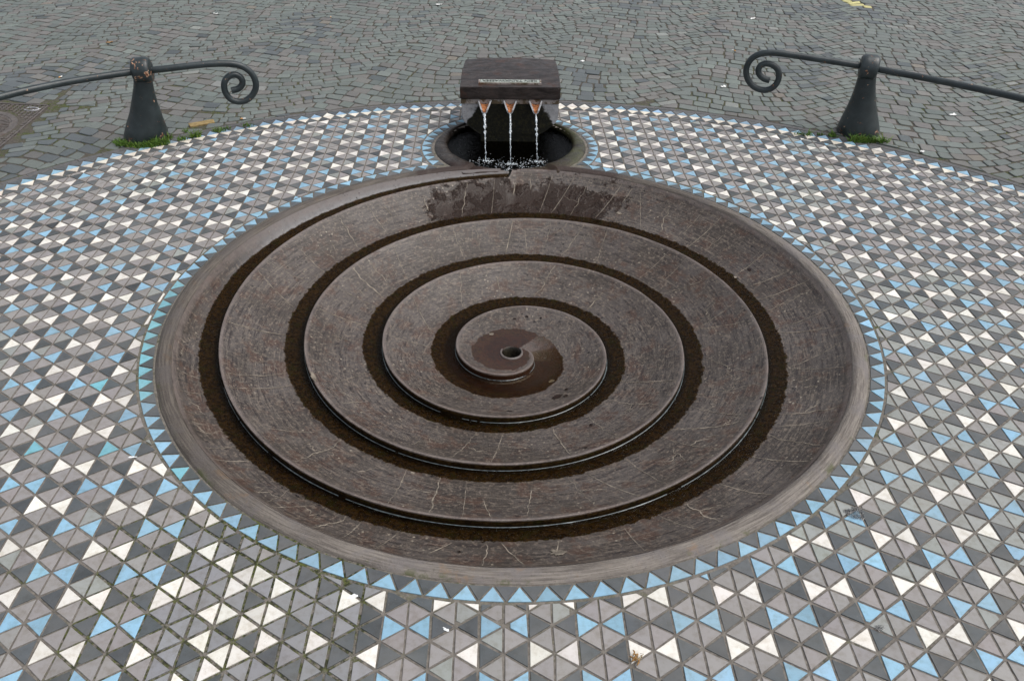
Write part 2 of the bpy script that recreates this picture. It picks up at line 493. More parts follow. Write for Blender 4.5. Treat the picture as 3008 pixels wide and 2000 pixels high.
def m_plain(name, c, rough=0.6, var=0.25, sc=80, spec=0.4, metal=0.0):
    k = Mat(name)
    n = k.noise(sc, 4)
    col = k.mix(k.ramp(n, 0.3, 0.7), tuple(x * (1 - var) for x in c), tuple(min(1, x * (1 + var)) for x in c))
    return k.set(col, rough, k.bump(n, 0.2, 0.003), spec, metal)

def m_grass():
    k = Mat("grass_blade")
    c = k.attr("col")
    return k.set(c, 0.6, None, 0.3)

TILE, GROUT, COBBLE, BED = m_tile(), m_grout(), m_cobble(), m_bed()
BASIN, RIM, ROUND = m_basin(), m_rim(), m_round()
LID, BLOCK, STRIP, IRON, MANHOLE = m_lid(), m_block(), m_strip(), m_iron(), m_manhole()
GROOVE_WATER = m_water("groove_water", (0.80, 0.74, 0.62), (55, 55, 55), 1.33, 0.26)
POOL_WATER = m_water("pool_water", (0.34, 0.31, 0.22), (26, 60, 26), 1.33, 0.42)
JET, GRASS = m_jet(), m_grass()
FOAM = m_plain("white_water_foam", (0.70, 0.76, 0.78), 0.15, 0.3, 90, 0.6)
COPPER = m_plain("copper_stained_spout", (0.30, 0.115, 0.045), 0.35, 0.6, 55, 0.5)
SPOUT = m_plain("pale_grey_spout_lip", (0.30, 0.30, 0.31), 0.35, 0.3, 60, 0.6)
PLAQUE = m_plain("pale_green_brass_plate", (0.30, 0.33, 0.29), 0.38, 0.2, 50, 0.6)
LETTER = m_plain("dark_cast_letters", (0.050, 0.050, 0.045), 0.45, 0.3, 70, 0.5)
CRACK = m_plain("pale_filled_crack", (0.200, 0.172, 0.138), 0.85, 0.45, 30, 0.2)
PAPER = m_plain("white_paper", (0.78, 0.78, 0.76), 0.8, 0.06, 40, 0.2)
FILTER = m_plain("orange_filter_paper", (0.62, 0.33, 0.12), 0.8, 0.2, 90, 0.2)
DRYLEAF = m_plain("dry_brown_leaf", (0.27, 0.155, 0.06), 0.8, 0.4, 60, 0.2)
DROPPING = m_plain("white_bird_dropping", (0.74, 0.76, 0.76), 0.7, 0.15, 60, 0.2)
YELLOW = m_plain("yellow_brick_face", (0.27, 0.195, 0.085), 0.75, 0.25, 40, 0.25)
EDGE = m_stone("dark_edging_stone", (0.072, 0.072, 0.074), (0.125, 0.122, 0.12), 0.75, 25)

# ------------------------------------------------------------------ layout constants (metres)
BC = np.array([0.06, 3.03])            # centre of the spiral basin
R_RIM_IN, R_RIM_OUT = 1.497, 1.562
RING_IN, RING_OUT = 1.566, 1.626       # border of triangles round it
SB = np.array([0.072, 4.885])          # centre of the small round basin
SB_OUT = 0.497
SBI, SBI_R = np.array([0.072, 4.972]), 0.418   # its water circle sits a little further back
SRING_IN, SRING_OUT = 0.512, 0.580
OC, OR = np.array([0.094, 1.831]), 3.889   # the mosaic's outer circle
EDGE_IN = OR - 0.140
POOL_Z = -0.030

# ------------------------------------------------------------------ polygons -> prisms
def clip(poly, p, n):
    """keep the side where (x-p).n >= 0"""
    out = []
    for i in range(len(poly)):
        a, b = poly[i], poly[(i + 1) % len(poly)]
        da, db = np.dot(a - p, n), np.dot(b - p, n)
        if da >= 0: out.append(a)
        if (da >= 0) != (db >= 0):
            t = da / (da - db)
            out.append(a + t * (b - a))
    return out

def inset(poly, d):
    """convex, counter-clockwise"""
    out = [np.array(p) for p in poly]
    for i in range(len(poly)):
        a, b = poly[i], poly[(i + 1) % len(poly)]
        e = b - a
        L = np.hypot(*e)
        if L < 1e-6: continue
        n = np.array([-e[1], e[0]]) / L
        out = clip(out, a + n * d, n)
        if len(out) < 3: return []
    return out

def area(poly):
    P = np.array(poly)
    return 0.5 * (np.dot(P[:, 0], np.roll(P[:, 1], -1)) - np.dot(P[:, 1], np.roll(P[:, 0], -1)))

def tidy(poly, eps=0.0015):
    out = []
    for p in poly:
        if not out or np.hypot(*(p - out[-1])) > eps: out.append(p)
    if len(out) > 1 and np.hypot(*(out[0] - out[-1])) < eps: out.pop()
    return out

def prism(poly, top, bevel, drop, bottom, tilt=(0, 0)):
    """tile: top face, chamfer, sides"""
    c = np.mean(poly, axis=0)
    inner = inset(poly, bevel)
    inner = tidy(inner)
    outer = tidy(poly)
    if len(inner) != len(outer) or len(inner) < 3:
        inner = [c + (p - c) * 0.9 for p in outer]
    n = len(outer)
    z = lambda p, h: h + tilt[0] * (p[0] - c[0]) + tilt[1] * (p[1] - c[1])
    V = [(p[0], p[1], z(p, top)) for p in inner] + [(p[0], p[1], z(p, top - drop)) for p in outer] + [(p[0], p[1], bottom) for p in outer]
    Fc = [tuple(range(n))]
    for i in range(n):
        j = (i + 1) % n
        Fc.append((n + i, n + j, j, i))
        Fc.append((2 * n + i, 2 * n + j, n + j, n + i))
    return V, Fc

def emit(items, piece, rest, mat, parent, limit=300):
    """items: (V, F, colour, size). The largest `limit` become parts, the others one joined part."""
    items.sort(key=lambda t: -t[3])
    for V, Fc, c, s in items[:limit]:
        o = np.mean(np.array(V), axis=0); o[2] = 0
        ob = mesh(piece, np.array(V) - o, Fc, mat, parent, col=c)
        ob.location = o
    VV, FF, CC = [], [], []
    n = 0
    for V, Fc, c, s in items[limit:]:
        VV += V
        FF += [tuple(i + n for i in f) for f in Fc]
        CC += [c] * len(V)
        n += len(V)
    if VV:
        ob = mesh(rest, VV, FF, mat, parent, col=np.array(CC))
        ob["kind"] = "stuff"

# ------------------------------------------------------------------ mosaic pavement
SX = [-0.12833, 2.82079, -0.00217, 0.03642, 0.0166, -0.00626, -0.09722, -0.0193, 0.00717, 0.00064]
SY = [3.06836, 0.00119, 2.33413, 0.01704, -0.02542, 0.03378, 0.02897, -0.17605, -0.01016, -0.02624]
def lattice(c, j):
    """hand-laid triangular lattice: slightly bowed rows"""
    a, b = c / 20.0, (j - 20.0) / 25.0
    B = (1, a, b, a * a, a * b, b * b, a ** 3, a * a * b, a * b * b, b ** 3)
    x = sum(u * v for u, v in zip(SX, B)); y = sum(u * v for u, v in zip(SY, B))
    w = noise.noise_vector(Vector((c * 0.9, j * 0.9, 0.0)))
    return np.array([x + 0.0022 * w[0], y + 0.0022 * w[1]])

def grout_mesh():
    nA, nR = 420, 84
    V, mossy, idx = [], [], {}
    for i in range(nA):
        a = 2 * PI * i / nA
        d = np.array([math.cos(a), math.sin(a)])
        o = BC - OC
        b = np.dot(o, d); rmax = -b + math.sqrt(b * b - (np.dot(o, o) - (OR + 0.05) ** 2))
        for k in range(nR + 1):
            r = 1.55 + (rmax - 1.55) * k / nR
            p = BC + d * r
            idx[i, k] = len(V)
            V.append((p[0], p[1], -0.0032))
            m = 0.0
            if -1.25 < p[0] < -0.38 and p[1] < 1.75:                # the relaid patch, mossy joints
                m = 0.9
            m += 0.55 * max(0, 1 - abs(r - RING_OUT) / 0.12) * (0.5 + noise.noise(Vector((p[0] * 3, p[1] * 3, 2))))
            mossy.append(max(0, m))
    Fc = []
    for i in range(nA):
        for k in range(nR):
            q = [idx[i, k], idx[i, k + 1], idx[(i + 1) % nA, k + 1], idx[(i + 1) % nA, k]]
            c = np.mean([V[t][:2] for t in q], axis=0)
            if np.hypot(*(c - SB)) < 0.465: continue
            Fc.append(tuple(q))
    o = mesh("mosaic_pavement", V, Fc, GROUT, floats={"moss": mossy})
    o["kind"] = "structure"
    return o
pavement = grout_mesh()

WHITE, BLUE, DARK, TURQ = (0.72, 0.695, 0.640), (0.225, 0.402, 0.535), (0.066, 0.075, 0.081), (0.160, 0.395, 0.470)
MAUVE, GREENGREY, COOLGREY = (0.248, 0.235, 0.230), (0.255, 0.268, 0.256), (0.215, 0.219, 0.231)
def vary(c, s=0.08):
    f = 1 + s * rng.normal()
    t = 1 + 0.009 * rng.normal(size=3)
    return tuple(np.clip(np.array(c) * f * t, 0.005, 0.86))

def in_patch(p):
    if p[1] > 1.76 or p[0] > -0.36: return False
    left = -1.02 + (1.62 - p[1]) * 0.10 if p[1] < 1.62 else -1.02 + (p[1] - 1.62) * 0.6
    right = -0.37 if p[1] < 1.6 else -0.37 - (p[1] - 1.6) * 1.0
    return left < p[0] < right

def rel(p):
    return p - BC, np.hypot(*(p - BC))

field = []
def add_tile(tri, kind):
    tri = [np.array(p) for p in tri]
    if area(tri) < 0: tri = tri[::-1]
    c = np.mean(tri, axis=0)
    vB, rB = rel(c)
    if rB < RING_OUT - 0.06 or np.hypot(*(c - OC)) > EDGE_IN + 0.06 or np.hypot(*(c - SB)) < SRING_OUT - 0.06: return
    patch = in_patch(c)
    poly = tri
    if rB < RING_OUT + 0.09:
        n = vB / rB; poly = clip(poly, BC + n * (RING_OUT + 0.004), n)
    vS = c - SB; rS = np.hypot(*vS)
    if rS < SRING_OUT + 0.09 and len(poly) > 2:
        n = vS / rS; poly = clip(poly, SB + n * (SRING_OUT + 0.004), n)
    vO = c - OC; rO = np.hypot(*vO)
    if rO > EDGE_IN - 0.09 and len(poly) > 2:
        n = -vO / rO; poly = clip(poly, OC - n * (EDGE_IN - 0.004), n)
    if len(poly) < 3: return
    gap = (0.0046 if patch else 0.0036) + 0.0004 * rng.normal()
    poly = tidy(inset(poly, max(0.0015, gap)))
    if len(poly) < 3 or area(poly) < 0.00022: return
    if rng.random() < 0.05:                               # a chipped corner
        i = int(rng.integers(len(poly))); dd = c - poly[i]; L = np.hypot(*dd)
        poly = tidy(clip(poly, poly[i] + dd / L * (0.006 + 0.010 * rng.random()), dd / L))
        if len(poly) < 3: return
    ang = rng.normal() * 0.012
    R = np.array([[math.cos(ang), -math.sin(ang)], [math.sin(ang), math.cos(ang)]])
    poly = [c + R @ (p - c) + rng.normal(size=2) * 0.0005 for p in poly]
    if patch and kind != 'edge':
        x = rng.random()
        col = vary(WHITE) if x < 0.22 else vary(DARK) if x < 0.48 else vary(COOLGREY, 0.05)
    elif kind == 'W': col = vary(WHITE, 0.07)
    elif kind == 'B': col = vary(BLUE, 0.09)
    elif kind == 'D': col = vary(DARK, 0.14)
    else:
        zone = (0.9 < c[0] and 1.5 < c[1] < 3.4 and rB < 2.25) or noise.noise(Vector((c[0] * 1.3, c[1] * 1.3, 5))) > 0.42
        g = GREENGREY if (zone and rng.random() < 0.8) or rng.random() < 0.06 else MAUVE
        col = vary(g, 0.06)
    if kind == 'B' and not patch and c[0] < -1.3 and 1.7 < c[1] < 2.6 and rng.random() < 0.10: col = vary(TURQ)
    if kind in 'WB' and rng.random() < 0.015: col = vary(MAUVE)
    top = rng.normal() * 0.0005 + (0.001 if patch else 0)
    V, Fc = prism(poly, top, 0.0009, 0.0008, -0.007, rng.normal(size=2) * 0.006)
    field.append((V, Fc, col, shown_area([v for v in V[:len(poly)]])))

for c in range(-27, 29):
    for j in range(-9, 52):
        up, dn = lattice(c + .5, j + .5), lattice(c + .5, j - .5)
        v0, v1, w0, w1 = lattice(c, j), lattice(c, j + 1), lattice(c + 1, j), lattice(c + 1, j + 1)
        kind = lambda cc, jj: 'D' if (cc + jj) % 2 else ('W' if jj % 2 == 0 else 'B')
        add_tile((v0, up, v1), 'G')
        add_tile((v0, dn, up), kind(c, j))
        add_tile((w0, up, dn), kind(c + 1, j))
        add_tile((w0, w1, up), 'G')
emit(field, "tile", "tiles", TILE, pavement)

def ring_tiles(ctr, r0, r1, n, a0, a1, inward, ccol, dcol, piece, skip=None, gap=0.0032, jit=0.03, bucket=None):
    """coloured triangles with dark ones between; inward: the coloured apex points to the centre"""
    items = [] if bucket is None else bucket
    P = lambda r, a: ctr + r * np.array([math.cos(a), math.sin(a)])
    st = (a1 - a0) / n
    offs = [a0 + st * (i + jit * rng.normal()) for i in range(n + 1)]
    full = abs(a1 - a0 - 2 * PI) < 1e-6
    if full: offs[n] = offs[0] + 2 * PI
    for i in range(n):
        x0, x1 = offs[i], offs[i + 1]
        x2 = offs[i + 2] if i + 2 <= n else x1 + st
        rb, ra = (r1, r0) if inward else (r0, r1)
        am, an = (x0 + x1) / 2, (x1 + x2) / 2
        for tri, colour, kind in (((P(rb, x0), P(rb, x1), P(ra, am)), ccol, 0), ((P(ra, am), P(ra, an), P(rb, x1)), dcol, 1)):
            tri = [np.array(p) for p in tri]
            if area(tri) < 0: tri = tri[::-1]
            c = np.mean(tri, axis=0)
            if skip and skip(c): continue
            poly = tidy(inset(tri, gap))
            if len(poly) < 3: continue
            cc = colour(c, math.atan2(*(c - ctr)[::-1])) if callable(colour) else colour
            V, Fc = prism(poly, rng.normal() * 0.0005, 0.0009, 0.0008, -0.007, rng.normal(size=2) * 0.006)
            items.append((V, Fc, vary(cc, 0.09), shown_area(V[:len(poly)])))
    if bucket is None:
        emit(items, piece, piece + "s", TILE, pavement)

def ring_blue(c, a):
    d = math.degrees(a) % 360
    if 172 < d < 206 or abs(d - 222) < 2: return TURQ
    return BLUE
border = []
ring_tiles(BC, RING_IN, RING_OUT, 121, 0.013, 0.013 + 2 * PI, True, ring_blue, DARK, "border_tile",
           skip=lambda c: np.hypot(*(c - SB)) < SRING_OUT - 0.01, bucket=border)
ring_tiles(SB, SRING_IN, SRING_OUT, 44, 0.0, 2 * PI, False if False else True, BLUE, DARK, "border_tile",
           skip=lambda c: np.hypot(*(c - BC)) < RING_OUT - 0.01, bucket=border)
emit(border, "border_tile", "border_tiles", TILE, pavement)
edge = []
AE0, AE1 = math.radians(8), math.radians(172)
NE = int(round(OR * (AE1 - AE0) / 0.0905))
def edge_blue(c, a):
    return WHITE if (0.42 < c[0] < 0.70) or rng.random() < 0.05 else (0.215, 0.35, 0.485) if rng.random() < .5 else BLUE
ring_tiles(OC, EDGE_IN, OR - 0.070, NE, AE0, AE1, True, (0.70, 0.645, 0.56), DARK, "edge_tile", jit=0.0, bucket=edge)
ring_tiles(OC, OR - 0.070, OR, NE, AE0, AE1, False, edge_blue, DARK, "edge_tile", jit=0.0, bucket=edge)
emit(edge, "edge_tile", "edge_tiles", TILE, pavement)

# dark edging stones that close the mosaic, laid end to end
items = []
n = 74
for i in range(n):
    a0, a1 = AE0 + (AE1 - AE0) * i / n, AE0 + (AE1 - AE0) * (i + 1) / n
    P = lambda r, a: OC + r * np.array([math.cos(a), math.sin(a)])
    w = 0.046 + 0.004 * rng.normal()
    poly = inset([P(OR + 0.004, a0), P(OR + w, a0), P(OR + w, a1), P(OR + 0.004, a1)], 0.0015)
    if area(poly) < 0: poly = poly[::-1]
    V, Fc = prism(poly, 0.001 * rng.normal(), 0.002, 0.002, -0.02)
    items.append((V, Fc, vary((0.09, 0.09, 0.09)), shown_area(V[:len(poly)])))
emit(items, "edging_stone", "edging_stones", EDGE, pavement)

# ------------------------------------------------------------------ cobbled square
def bed_mesh():
    V, Fc = [], []
    nA = 256
    radii = [OR + 0.045, 4.6, 6, 9, 14, 30, 80, 260]
    for r in radii:
        for i in range(nA):
            a = 2 * PI * i / nA
            V.append((OC[0] + r * math.cos(a), OC[1] + r * math.sin(a), -0.0042))
    for k in range(len(radii) - 1):
        for i in range(nA):
            Fc.append((k * nA + i, (k + 1) * nA + i, (k + 1) * nA + (i + 1) % nA, k * nA + (i + 1) % nA))
    o = mesh("cobbled_square", V, Fc, BED)
    o["kind"] = "structure"
    return o
square = bed_mesh()

MH0, MHu, MHv = np.array([-3.268, 5.627]), np.array([-0.994, 0.11]), np.array([0.055, -0.998])
MHW, MHD = 0.92, 0.95
def in_manhole(p, m=0.0):
    q = p - MH0
    det = MHu[0] * MHv[1] - MHu[1] * MHv[0]
    s = (q[0] * MHv[1] - q[1] * MHv[0]) / det
    t = (MHu[0] * q[1] - MHu[1] * q[0]) / det
    return -m < s < MHW + m and -m < t < MHD + m

YB = [np.array(p) for p in ((-2.117, 5.197), (-1.975, 5.280), (-2.004, 5.341), (-2.152, 5.256))]
YBc = np.mean(YB, axis=0)
WAVE, AMP, PITCHV = 1.34, 0.125, 0.098
X0 = 0.62
def wave(x):
    t = (x - X0) / WAVE
    u = (t + 0.5) % 1.0 - 0.5
    return AMP * (0.55 * (8 * u * u - 1) - 0.45 * math.cos(2 * PI * t)) + 0.03 * noise.noise(Vector((x * 0.7, 3.1, 0)))
def slope(x):
    return (wave(x + 0.02) - wave(x - 0.02)) / 0.04
def cpoint(x, v):
    y = 4.0 + v * PITCHV + wave(x)
    x = x + 0.38 * (v * PITCHV - 1.45)                   # the arcs run back on a slant
    k = noise.noise_vector(Vector((x * 1.1, y * 1.1, 9)))
    return np.array([x + 0.018 * k[0], y + 0.018 * k[1]])
stones = []
for v in range(-28, 84):
    x = -8.2 + rng.random() * 0.1 - 0.38 * (v * PITCHV - 1.45)
    xe = x + 16.6
    while x < xe:
        s = slope(x)
        w = (0.104 + 0.020 * rng.normal()) / math.sqrt(1 + 0.55 * s * s)
        w = min(max(w, 0.062), 0.165)
        x1 = x + w
        sh0, sh1 = -slope(x) * PITCHV * 0.50 - 0.037, -slope(x1) * PITCHV * 0.50 - 0.037
        q = [cpoint(x, v), cpoint(x1, v), cpoint(x1 + sh1, v + 1), cpoint(x + sh0, v + 1)]
        x = x1
        q = [np.array(p) for p in q]
        c = np.mean(q, axis=0)
        rO = np.hypot(*(c - OC))
        if rO < OR + 0.02 or in_manhole(c, 0.06) or c[1] < 1.0 or c[1] > 11.8: continue
        if rO < OR + 0.16:
            nn = (c - OC) / rO
            q = clip(q, OC + nn * (OR + 0.054), nn)
        if len(q) < 3: continue
        if abs(c[0] - MH0[0]) < 1.3 and abs(c[1] - 5.2) < 0.8:
            for p0, nn in ((MH0, np.array([MHu[1], -MHu[0]])), (MH0, np.array([-MHv[1], MHv[0]]))):
                cen = MH0 + MHu * MHW / 2 + MHv * MHD / 2
                if np.dot(cen - p0, nn) > 0: nn = -nn
                if np.dot(c - p0, nn) > -0.02: q = clip(q, p0 + nn * 0.012, nn) if len(q) > 2 else q
        if len(q) < 3 or np.hypot(*(c - YBc)) < 0.055: continue
        q = [p + rng.normal(size=2) * 0.0042 for p in q]
        if area(q) < 0: continue
        q = tidy(inset(q, 0.0036 + 0.0012 * abs(rng.normal())), 0.006)
        if len(q) < 3 or area(q) < 0.0012: continue
        # knock the corners off
        if len(q) == 4:
            P = []
            for i in range(4):
                a, b, d = q[i - 1], q[i], q[(i + 1) % 4]
                t = 0.08 + 0.07 * rng.random()
                P += [b + (a - b) * t, b + (d - b) * t]
            q = P
        xr = rng.random()
        col = (0.124, 0.136, 0.130)
        if xr < 0.30: col = (0.136, 0.128, 0.124)
        elif xr < 0.40: col = (0.110, 0.123, 0.120)
        elif xr < 0.425: col = (0.075, 0.085, 0.092)
        elif xr < 0.433: col = (0.160, 0.138, 0.120)
        elif xr < 0.445: col = (0.185, 0.187, 0.180)
        dkz = noise.noise(Vector((c[0] * 0.8 + 4, c[1] * 0.8, 1.7)))
        if dkz > 0.30 and rng.random() < 0.45: col = (0.086, 0.095, 0.102)
        yel = any(np.hypot(c[0] - a, c[1] - b) < 0.075 for a, b in ((3.79, 8.99), (3.83, 8.86), (3.855, 8.73), (3.868, 8.62), (3.76, 9.10)))
        if yel: col = (0.46, 0.41, 0.19)
        col = (col[0] * 1.05, col[1] * 1.09, col[2] * 1.05)
        V, Fc = prism(q, 0.002 + 0.0014 * rng.normal(), 0.0050, 0.0024, -0.03, rng.normal(size=2) * 0.010)
        stones.append((V, Fc, vary(col, 0.08), shown_area(V[:len(q)])))
emit(stones, "cobblestone", "cobblestones", COBBLE, square)
V, Fc = prism(YB if area(YB) > 0 else YB[::-1], 0.006, 0.003, 0.002, -0.03)
yb = mesh("yellow_brick", V, Fc, YELLOW, square)
yb["label"] = "narrow ochre yellow brick set into the grey cobbles"

# ------------------------------------------------------------------ spiral basin
TURN = 2 * PI
PH0, PH1 = PI / 2, 32.05
def rlip(ph): return 1.512 - 0.0565 * ph
def zdish(r): return -0.30 * (1 - (min(max(r, 0.0), 1.5) / 1.5) ** 1.5)
def section(ph):
    ri = max(rlip(ph), 0.048)
    if ph < PH0 + TURN:
        ro, zo, rim = R_RIM_IN, -0.014, True
    else:
        ro, rim = rlip(ph - TURN), False
        zo = zdish(ro)
    h = 0.036 * min(max((rlip(ph) - 0.046) / 0.05, 0.0), 1.0) * min(1.0, 0.30 + (ph - PH0) / 1.9)
    zl = zdish(ri)
    zw = zl - h
    grow = min(max(0.42 + (ph - PH0) / 1.7, 0.42), 1.0)
    w = (0.095 + 0.034 * math.sin(ph)) * grow
    w = min(w, (ro - ri) * (0.74 if rim and ph < PH0 + 2.2 else 0.55))
    t = min(max((0.46 - rlip(ph)) / 0.40, 0.0), 1.0)
    w = w + t * t * (3 - 2 * t) * max(0.0, min((ro - ri) * 0.66, 0.15) - w)
    return ri, ro, zl, zo, zw, w, h, rim
def slab_z(ph, r, S=None):
    ri, ro, zl, zo, zw, w, h, rim = S or section(ph)
    rw = ri + w
    if r >= rw:
        s = (r - rw) / max(ro - rw, 1e-4)
        z = zw + (zo - zw) * (0.45 * s + 0.55 * s ** 1.7)
        if rim and ro - r < 0.035: z += 0.012 * ((0.035 - (ro - r)) / 0.035) ** 2
        return z
    return zw - min(0.016, (rw - r) * 0.32) * (h / 0.036 * 0.8 + 0.2)

basin = empty("spiral_basin", (BC[0], BC[1], 0))
tag(basin, "large round brown stone basin with a spiral groove winding to a centre drain", "fountain basin")
nP = int((PH1 - PH0) / math.radians(1.0))
SU = [0.0, 0.003, 0.007, 0.013, 0.022, 0.034]
ST = list(np.linspace(0.0, 1.0, 16))[1:]
V, Fc, wetA, lipA, radA, polA = [], [], [], [], [], []
NS = None
for i in range(nP + 1):
    ph = PH0 + math.radians(1.0) * i
    S = section(ph)
    ri, ro, zl, zo, zw, w, h, rim = S
    ca, sa = math.cos(ph), math.sin(ph)
    rows = []
    span = ro - (ri + w)
    kk = min(1.0, span * 0.4 / 0.034)
    for u in SU + [0.034 * kk + (span - 0.034 * kk) * t for t in ST]:   # outer edge down to the waterline
        first = len(rows) < len(SU)
        r = ro - (u * kk if first else u)
        z = slab_z(ph, r, S)
        if not rim and first: z -= (0.0045, 0.0014, 0.0002, 0.0, 0.0, 0.0)[len(rows)]
        rows.append((r, z, r - (ri + w), ro - r))
    for u in (0.25, 0.5, 0.75, 0.9):
        r = ri + w * (1 - u)
        rows.append((r, slab_z(ph, r, S), -u * w, 1.0))
    rows.append((ri + 0.0035, zw - 0.016 * (h / 0.036) - 0.0005, -w, 1.0))
    rows.append((ri + 0.0022, zw + h * 0.35, -w, 0.5))
    rows.append((ri + 0.0014, zw + h * 0.70, -0.03, 0.03))
    rows.append((ri + 0.0004, zl - 0.0075, 0.03, 0.012))
    rows.append((ri, zl - 0.0042, 0.04, 0.004))
    NS = len(rows)
    for r, z, a, b in rows:
        wob = 0.0016 * noise.noise(Vector((r * ca * 9, r * sa * 9, ph * 0.2)))
        V.append((r * ca, r * sa, z + wob)); wetA.append(a); lipA.append(b); radA.append(r); polA.append((ph, r, z))
bx = SB - BC
for i in range(nP):
    for k in range(NS - 1):
        a, b = i * NS + k, (i + 1) * NS + k
        q = (a, a + 1, b + 1, b)
        cx = np.mean([[V[t][0], V[t][1]] for t in q], axis=0)
        if np.hypot(*(cx - (SBI - BC))) < SBI_R + 0.035: continue
        Fc.append(q)
slab = mesh("spiral_slab", V, Fc, BASIN, basin, smooth=True, floats={"wet": wetA, "lip": lipA, "rad": radA}, vecs={"pol": polA})
# end wall where the first turn starts, and the drain
bm = bmesh.new()
lathe(bm, [(0.049, -0.3015), (0.046, -0.306), (0.040, -0.33), (0.036, -0.42)], 28, cap=False)
bmesh.ops.contextual_create(bm, geom=[e for e in bm.edges if e.is_boundary and all(v.co.z < -0.4 for v in e.verts)])
bm_obj("drain", bm, m_stone("dark_wet_drain", (0.008, 0.007, 0.005), (0.03, 0.026, 0.018), 0.25, 40), basin, True)
bm = bmesh.new()
pts = [(0.052 * math.cos(a) - 0.002, 0.052 * math.sin(a), -0.2985 + 0.002 * math.sin(a)) for a in np.linspace(math.radians(150), math.radians(400), 26)]
tube(bm, pts, [0.003 + 0.004 * math.sin(PI * i / 25) for i in range(26)], 8)
bm_obj("drain_lip", bm, m_stone("worn_drain_lip", (0.09, 0.075, 0.068), (0.16, 0.14, 0.13), 0.3, 40), basin, True)
# the rolled stone rim
prof = [(1.489, -0.030), (1.4945, -0.012), (1.498, -0.002), (1.503, 0.0045), (1.513, 0.0095), (1.527, 0.0115), (1.541, 0.0095), (1.552, 0.0055), (1.560, 0.000), (1.564, -0.006), (1.566, -0.03)]
V, Fc, lipA, polA = [], [], [], []
nA = 540
for i in range(nA):
    a = 2 * PI * i / nA
    for r, z in prof:
        w1 = 0.0045 * noise.noise(Vector((math.cos(a) * 3, math.sin(a) * 3, 0.3))) + 0.0022 * noise.noise(Vector((math.cos(a) * 19, math.sin(a) * 19, 1.3)))
        edge_w = max(0, (r - 1.53) / 0.036)
        r2 = r + w1 * edge_w
        V.append((r2 * math.cos(a), r2 * math.sin(a), z + 0.0025 * noise.noise(Vector((r2 * math.cos(a) * 7, r2 * math.sin(a) * 7, 4)))))
        lipA.append(1.566 - r); polA.append((a, r, z))
m = len(prof)
for i in range(nA):
    for k in range(m - 1):
        q = (i * m + k, ((i + 1) % nA) * m + k, ((i + 1) % nA) * m + k + 1, i * m + k + 1)
        c = np.mean([V[t][:2] for t in q], axis=0)
        if np.hypot(*(c - bx)) < 0.470: continue
        Fc.append(q)
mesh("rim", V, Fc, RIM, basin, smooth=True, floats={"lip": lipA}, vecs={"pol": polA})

BLOTS = ((275.4, 1.39, 0.035, 0.022), (203, 0.95, 0.05, 0.012), (124, 0.18, 0.016, 0.012), (315, 0.26, 0.022, 0.015), (60, 1.30, 0.02, 0.01), (20, 1.25, 0.012, 0.01))
# pale filled cracks across the turns
V, Fc = [], []
def ribbon(path, width):
    """path: (phi, r) points on the slab"""
    P = []
    for ph, r in path:
        z = slab_z(ph, r) + 0.0013
        P.append(np.array([r * math.cos(ph), r * math.sin(ph), z]))
    base = len(V)
    for i, p in enumerate(P):
        t = P[min(i + 1, len(P) - 1)] - P[max(i - 1, 0)]
        n = np.array([-t[1], t[0], 0]); n /= max(np.hypot(n[0], n[1]), 1e-6)
        e = min(i, len(P) - 1 - i) / (len(P) * 0.25)
        w = width * (0.45 + 0.55 * min(1, e)) * (0.7 + 0.6 * rng.random())
        for s in (-1, 1):
            V.append(tuple(p + n * s * w))
    for i in range(len(P) - 1):
        b = base + 2 * i
        Fc.append((b, b + 1, b + 3, b + 2))
ph = PH0 + 0.5
while ph < PH1 - 1.6 * TURN:
    S = section(ph)
    ri, ro, w = S[0], S[1], S[5]
    r0, r1 = ri + w + 0.006, ro - 0.014
    if r1 - r0 > 0.05:
        L = r1 - r0
        a, b = (r0, r1) if rng.random() < 0.62 else sorted((r0 + L * rng.random(), r0 + L * rng.random()))
        if b - a > 0.05:
            n = max(5, int((b - a) / 0.012))
            amp = abs(rng.normal()) * 0.010
            sd = rng.random() * 90
            tw = rng.normal() * 0.05
            path = []
            for i in range(n + 1):
                r = a + (b - a) * i / n
                path.append((ph + (tw * (i / n - .5) * (b - a) / 0.2 + amp * noise.noise(Vector((i * 0.35, sd, 0))) + 0.35 * amp * noise.noise(Vector((i * 1.1, sd, 5)))) / max(r, .2), r))
            ribbon(path, 0.0011 + 0.0018 * rng.random() ** 1.8)
            if amp > 0.008 and rng.random() < 0.7:        # a side branch
                k = int(n * (0.3 + 0.4 * rng.random()))
                p0, r = path[k]
                sg = rng.choice([-1, 1])
                br = []
                for i in range(10):
                    rr = min(max(r + 0.004 * i * rng.normal() * 0.5 + 0.003 * i, r0), r1)
                    br.append((p0 + sg * 0.011 * i / max(r, .2), rr))
                ribbon(br, 0.0013)
    ph += (0.065 + 0.105 * rng.random()) / max(ri, 0.35)
def turn_of(deg, r):
    """the running angle of the turn that carries this point"""
    for k in range(6):
        p_ = math.radians(deg) + TURN * k
        if p_ < PH0: continue
        S_ = section(p_)
        if S_[0] < r <= S_[1]: return p_
def blot(deg, r, a, b):
    p_ = turn_of(deg, r)
    if p_ is None: return
    base = len(V)
    k = 16
    for t in range(k):
        f = 0.75 + 0.5 * noise.noise(Vector((t * 0.9, deg, r)))
        rr = r + b * f * math.sin(2 * PI * t / k); pp = p_ + a * f * math.cos(2 * PI * t / k) / r
        V.append((rr * math.cos(pp), rr * math.sin(pp), slab_z(p_, rr) + 0.0030))
    Fc.append(tuple(range(base, base + k)))
for args in BLOTS: blot(*args)
o = mesh("filled_cracks", V, Fc, CRACK, basin)
o["kind"] = "stuff"

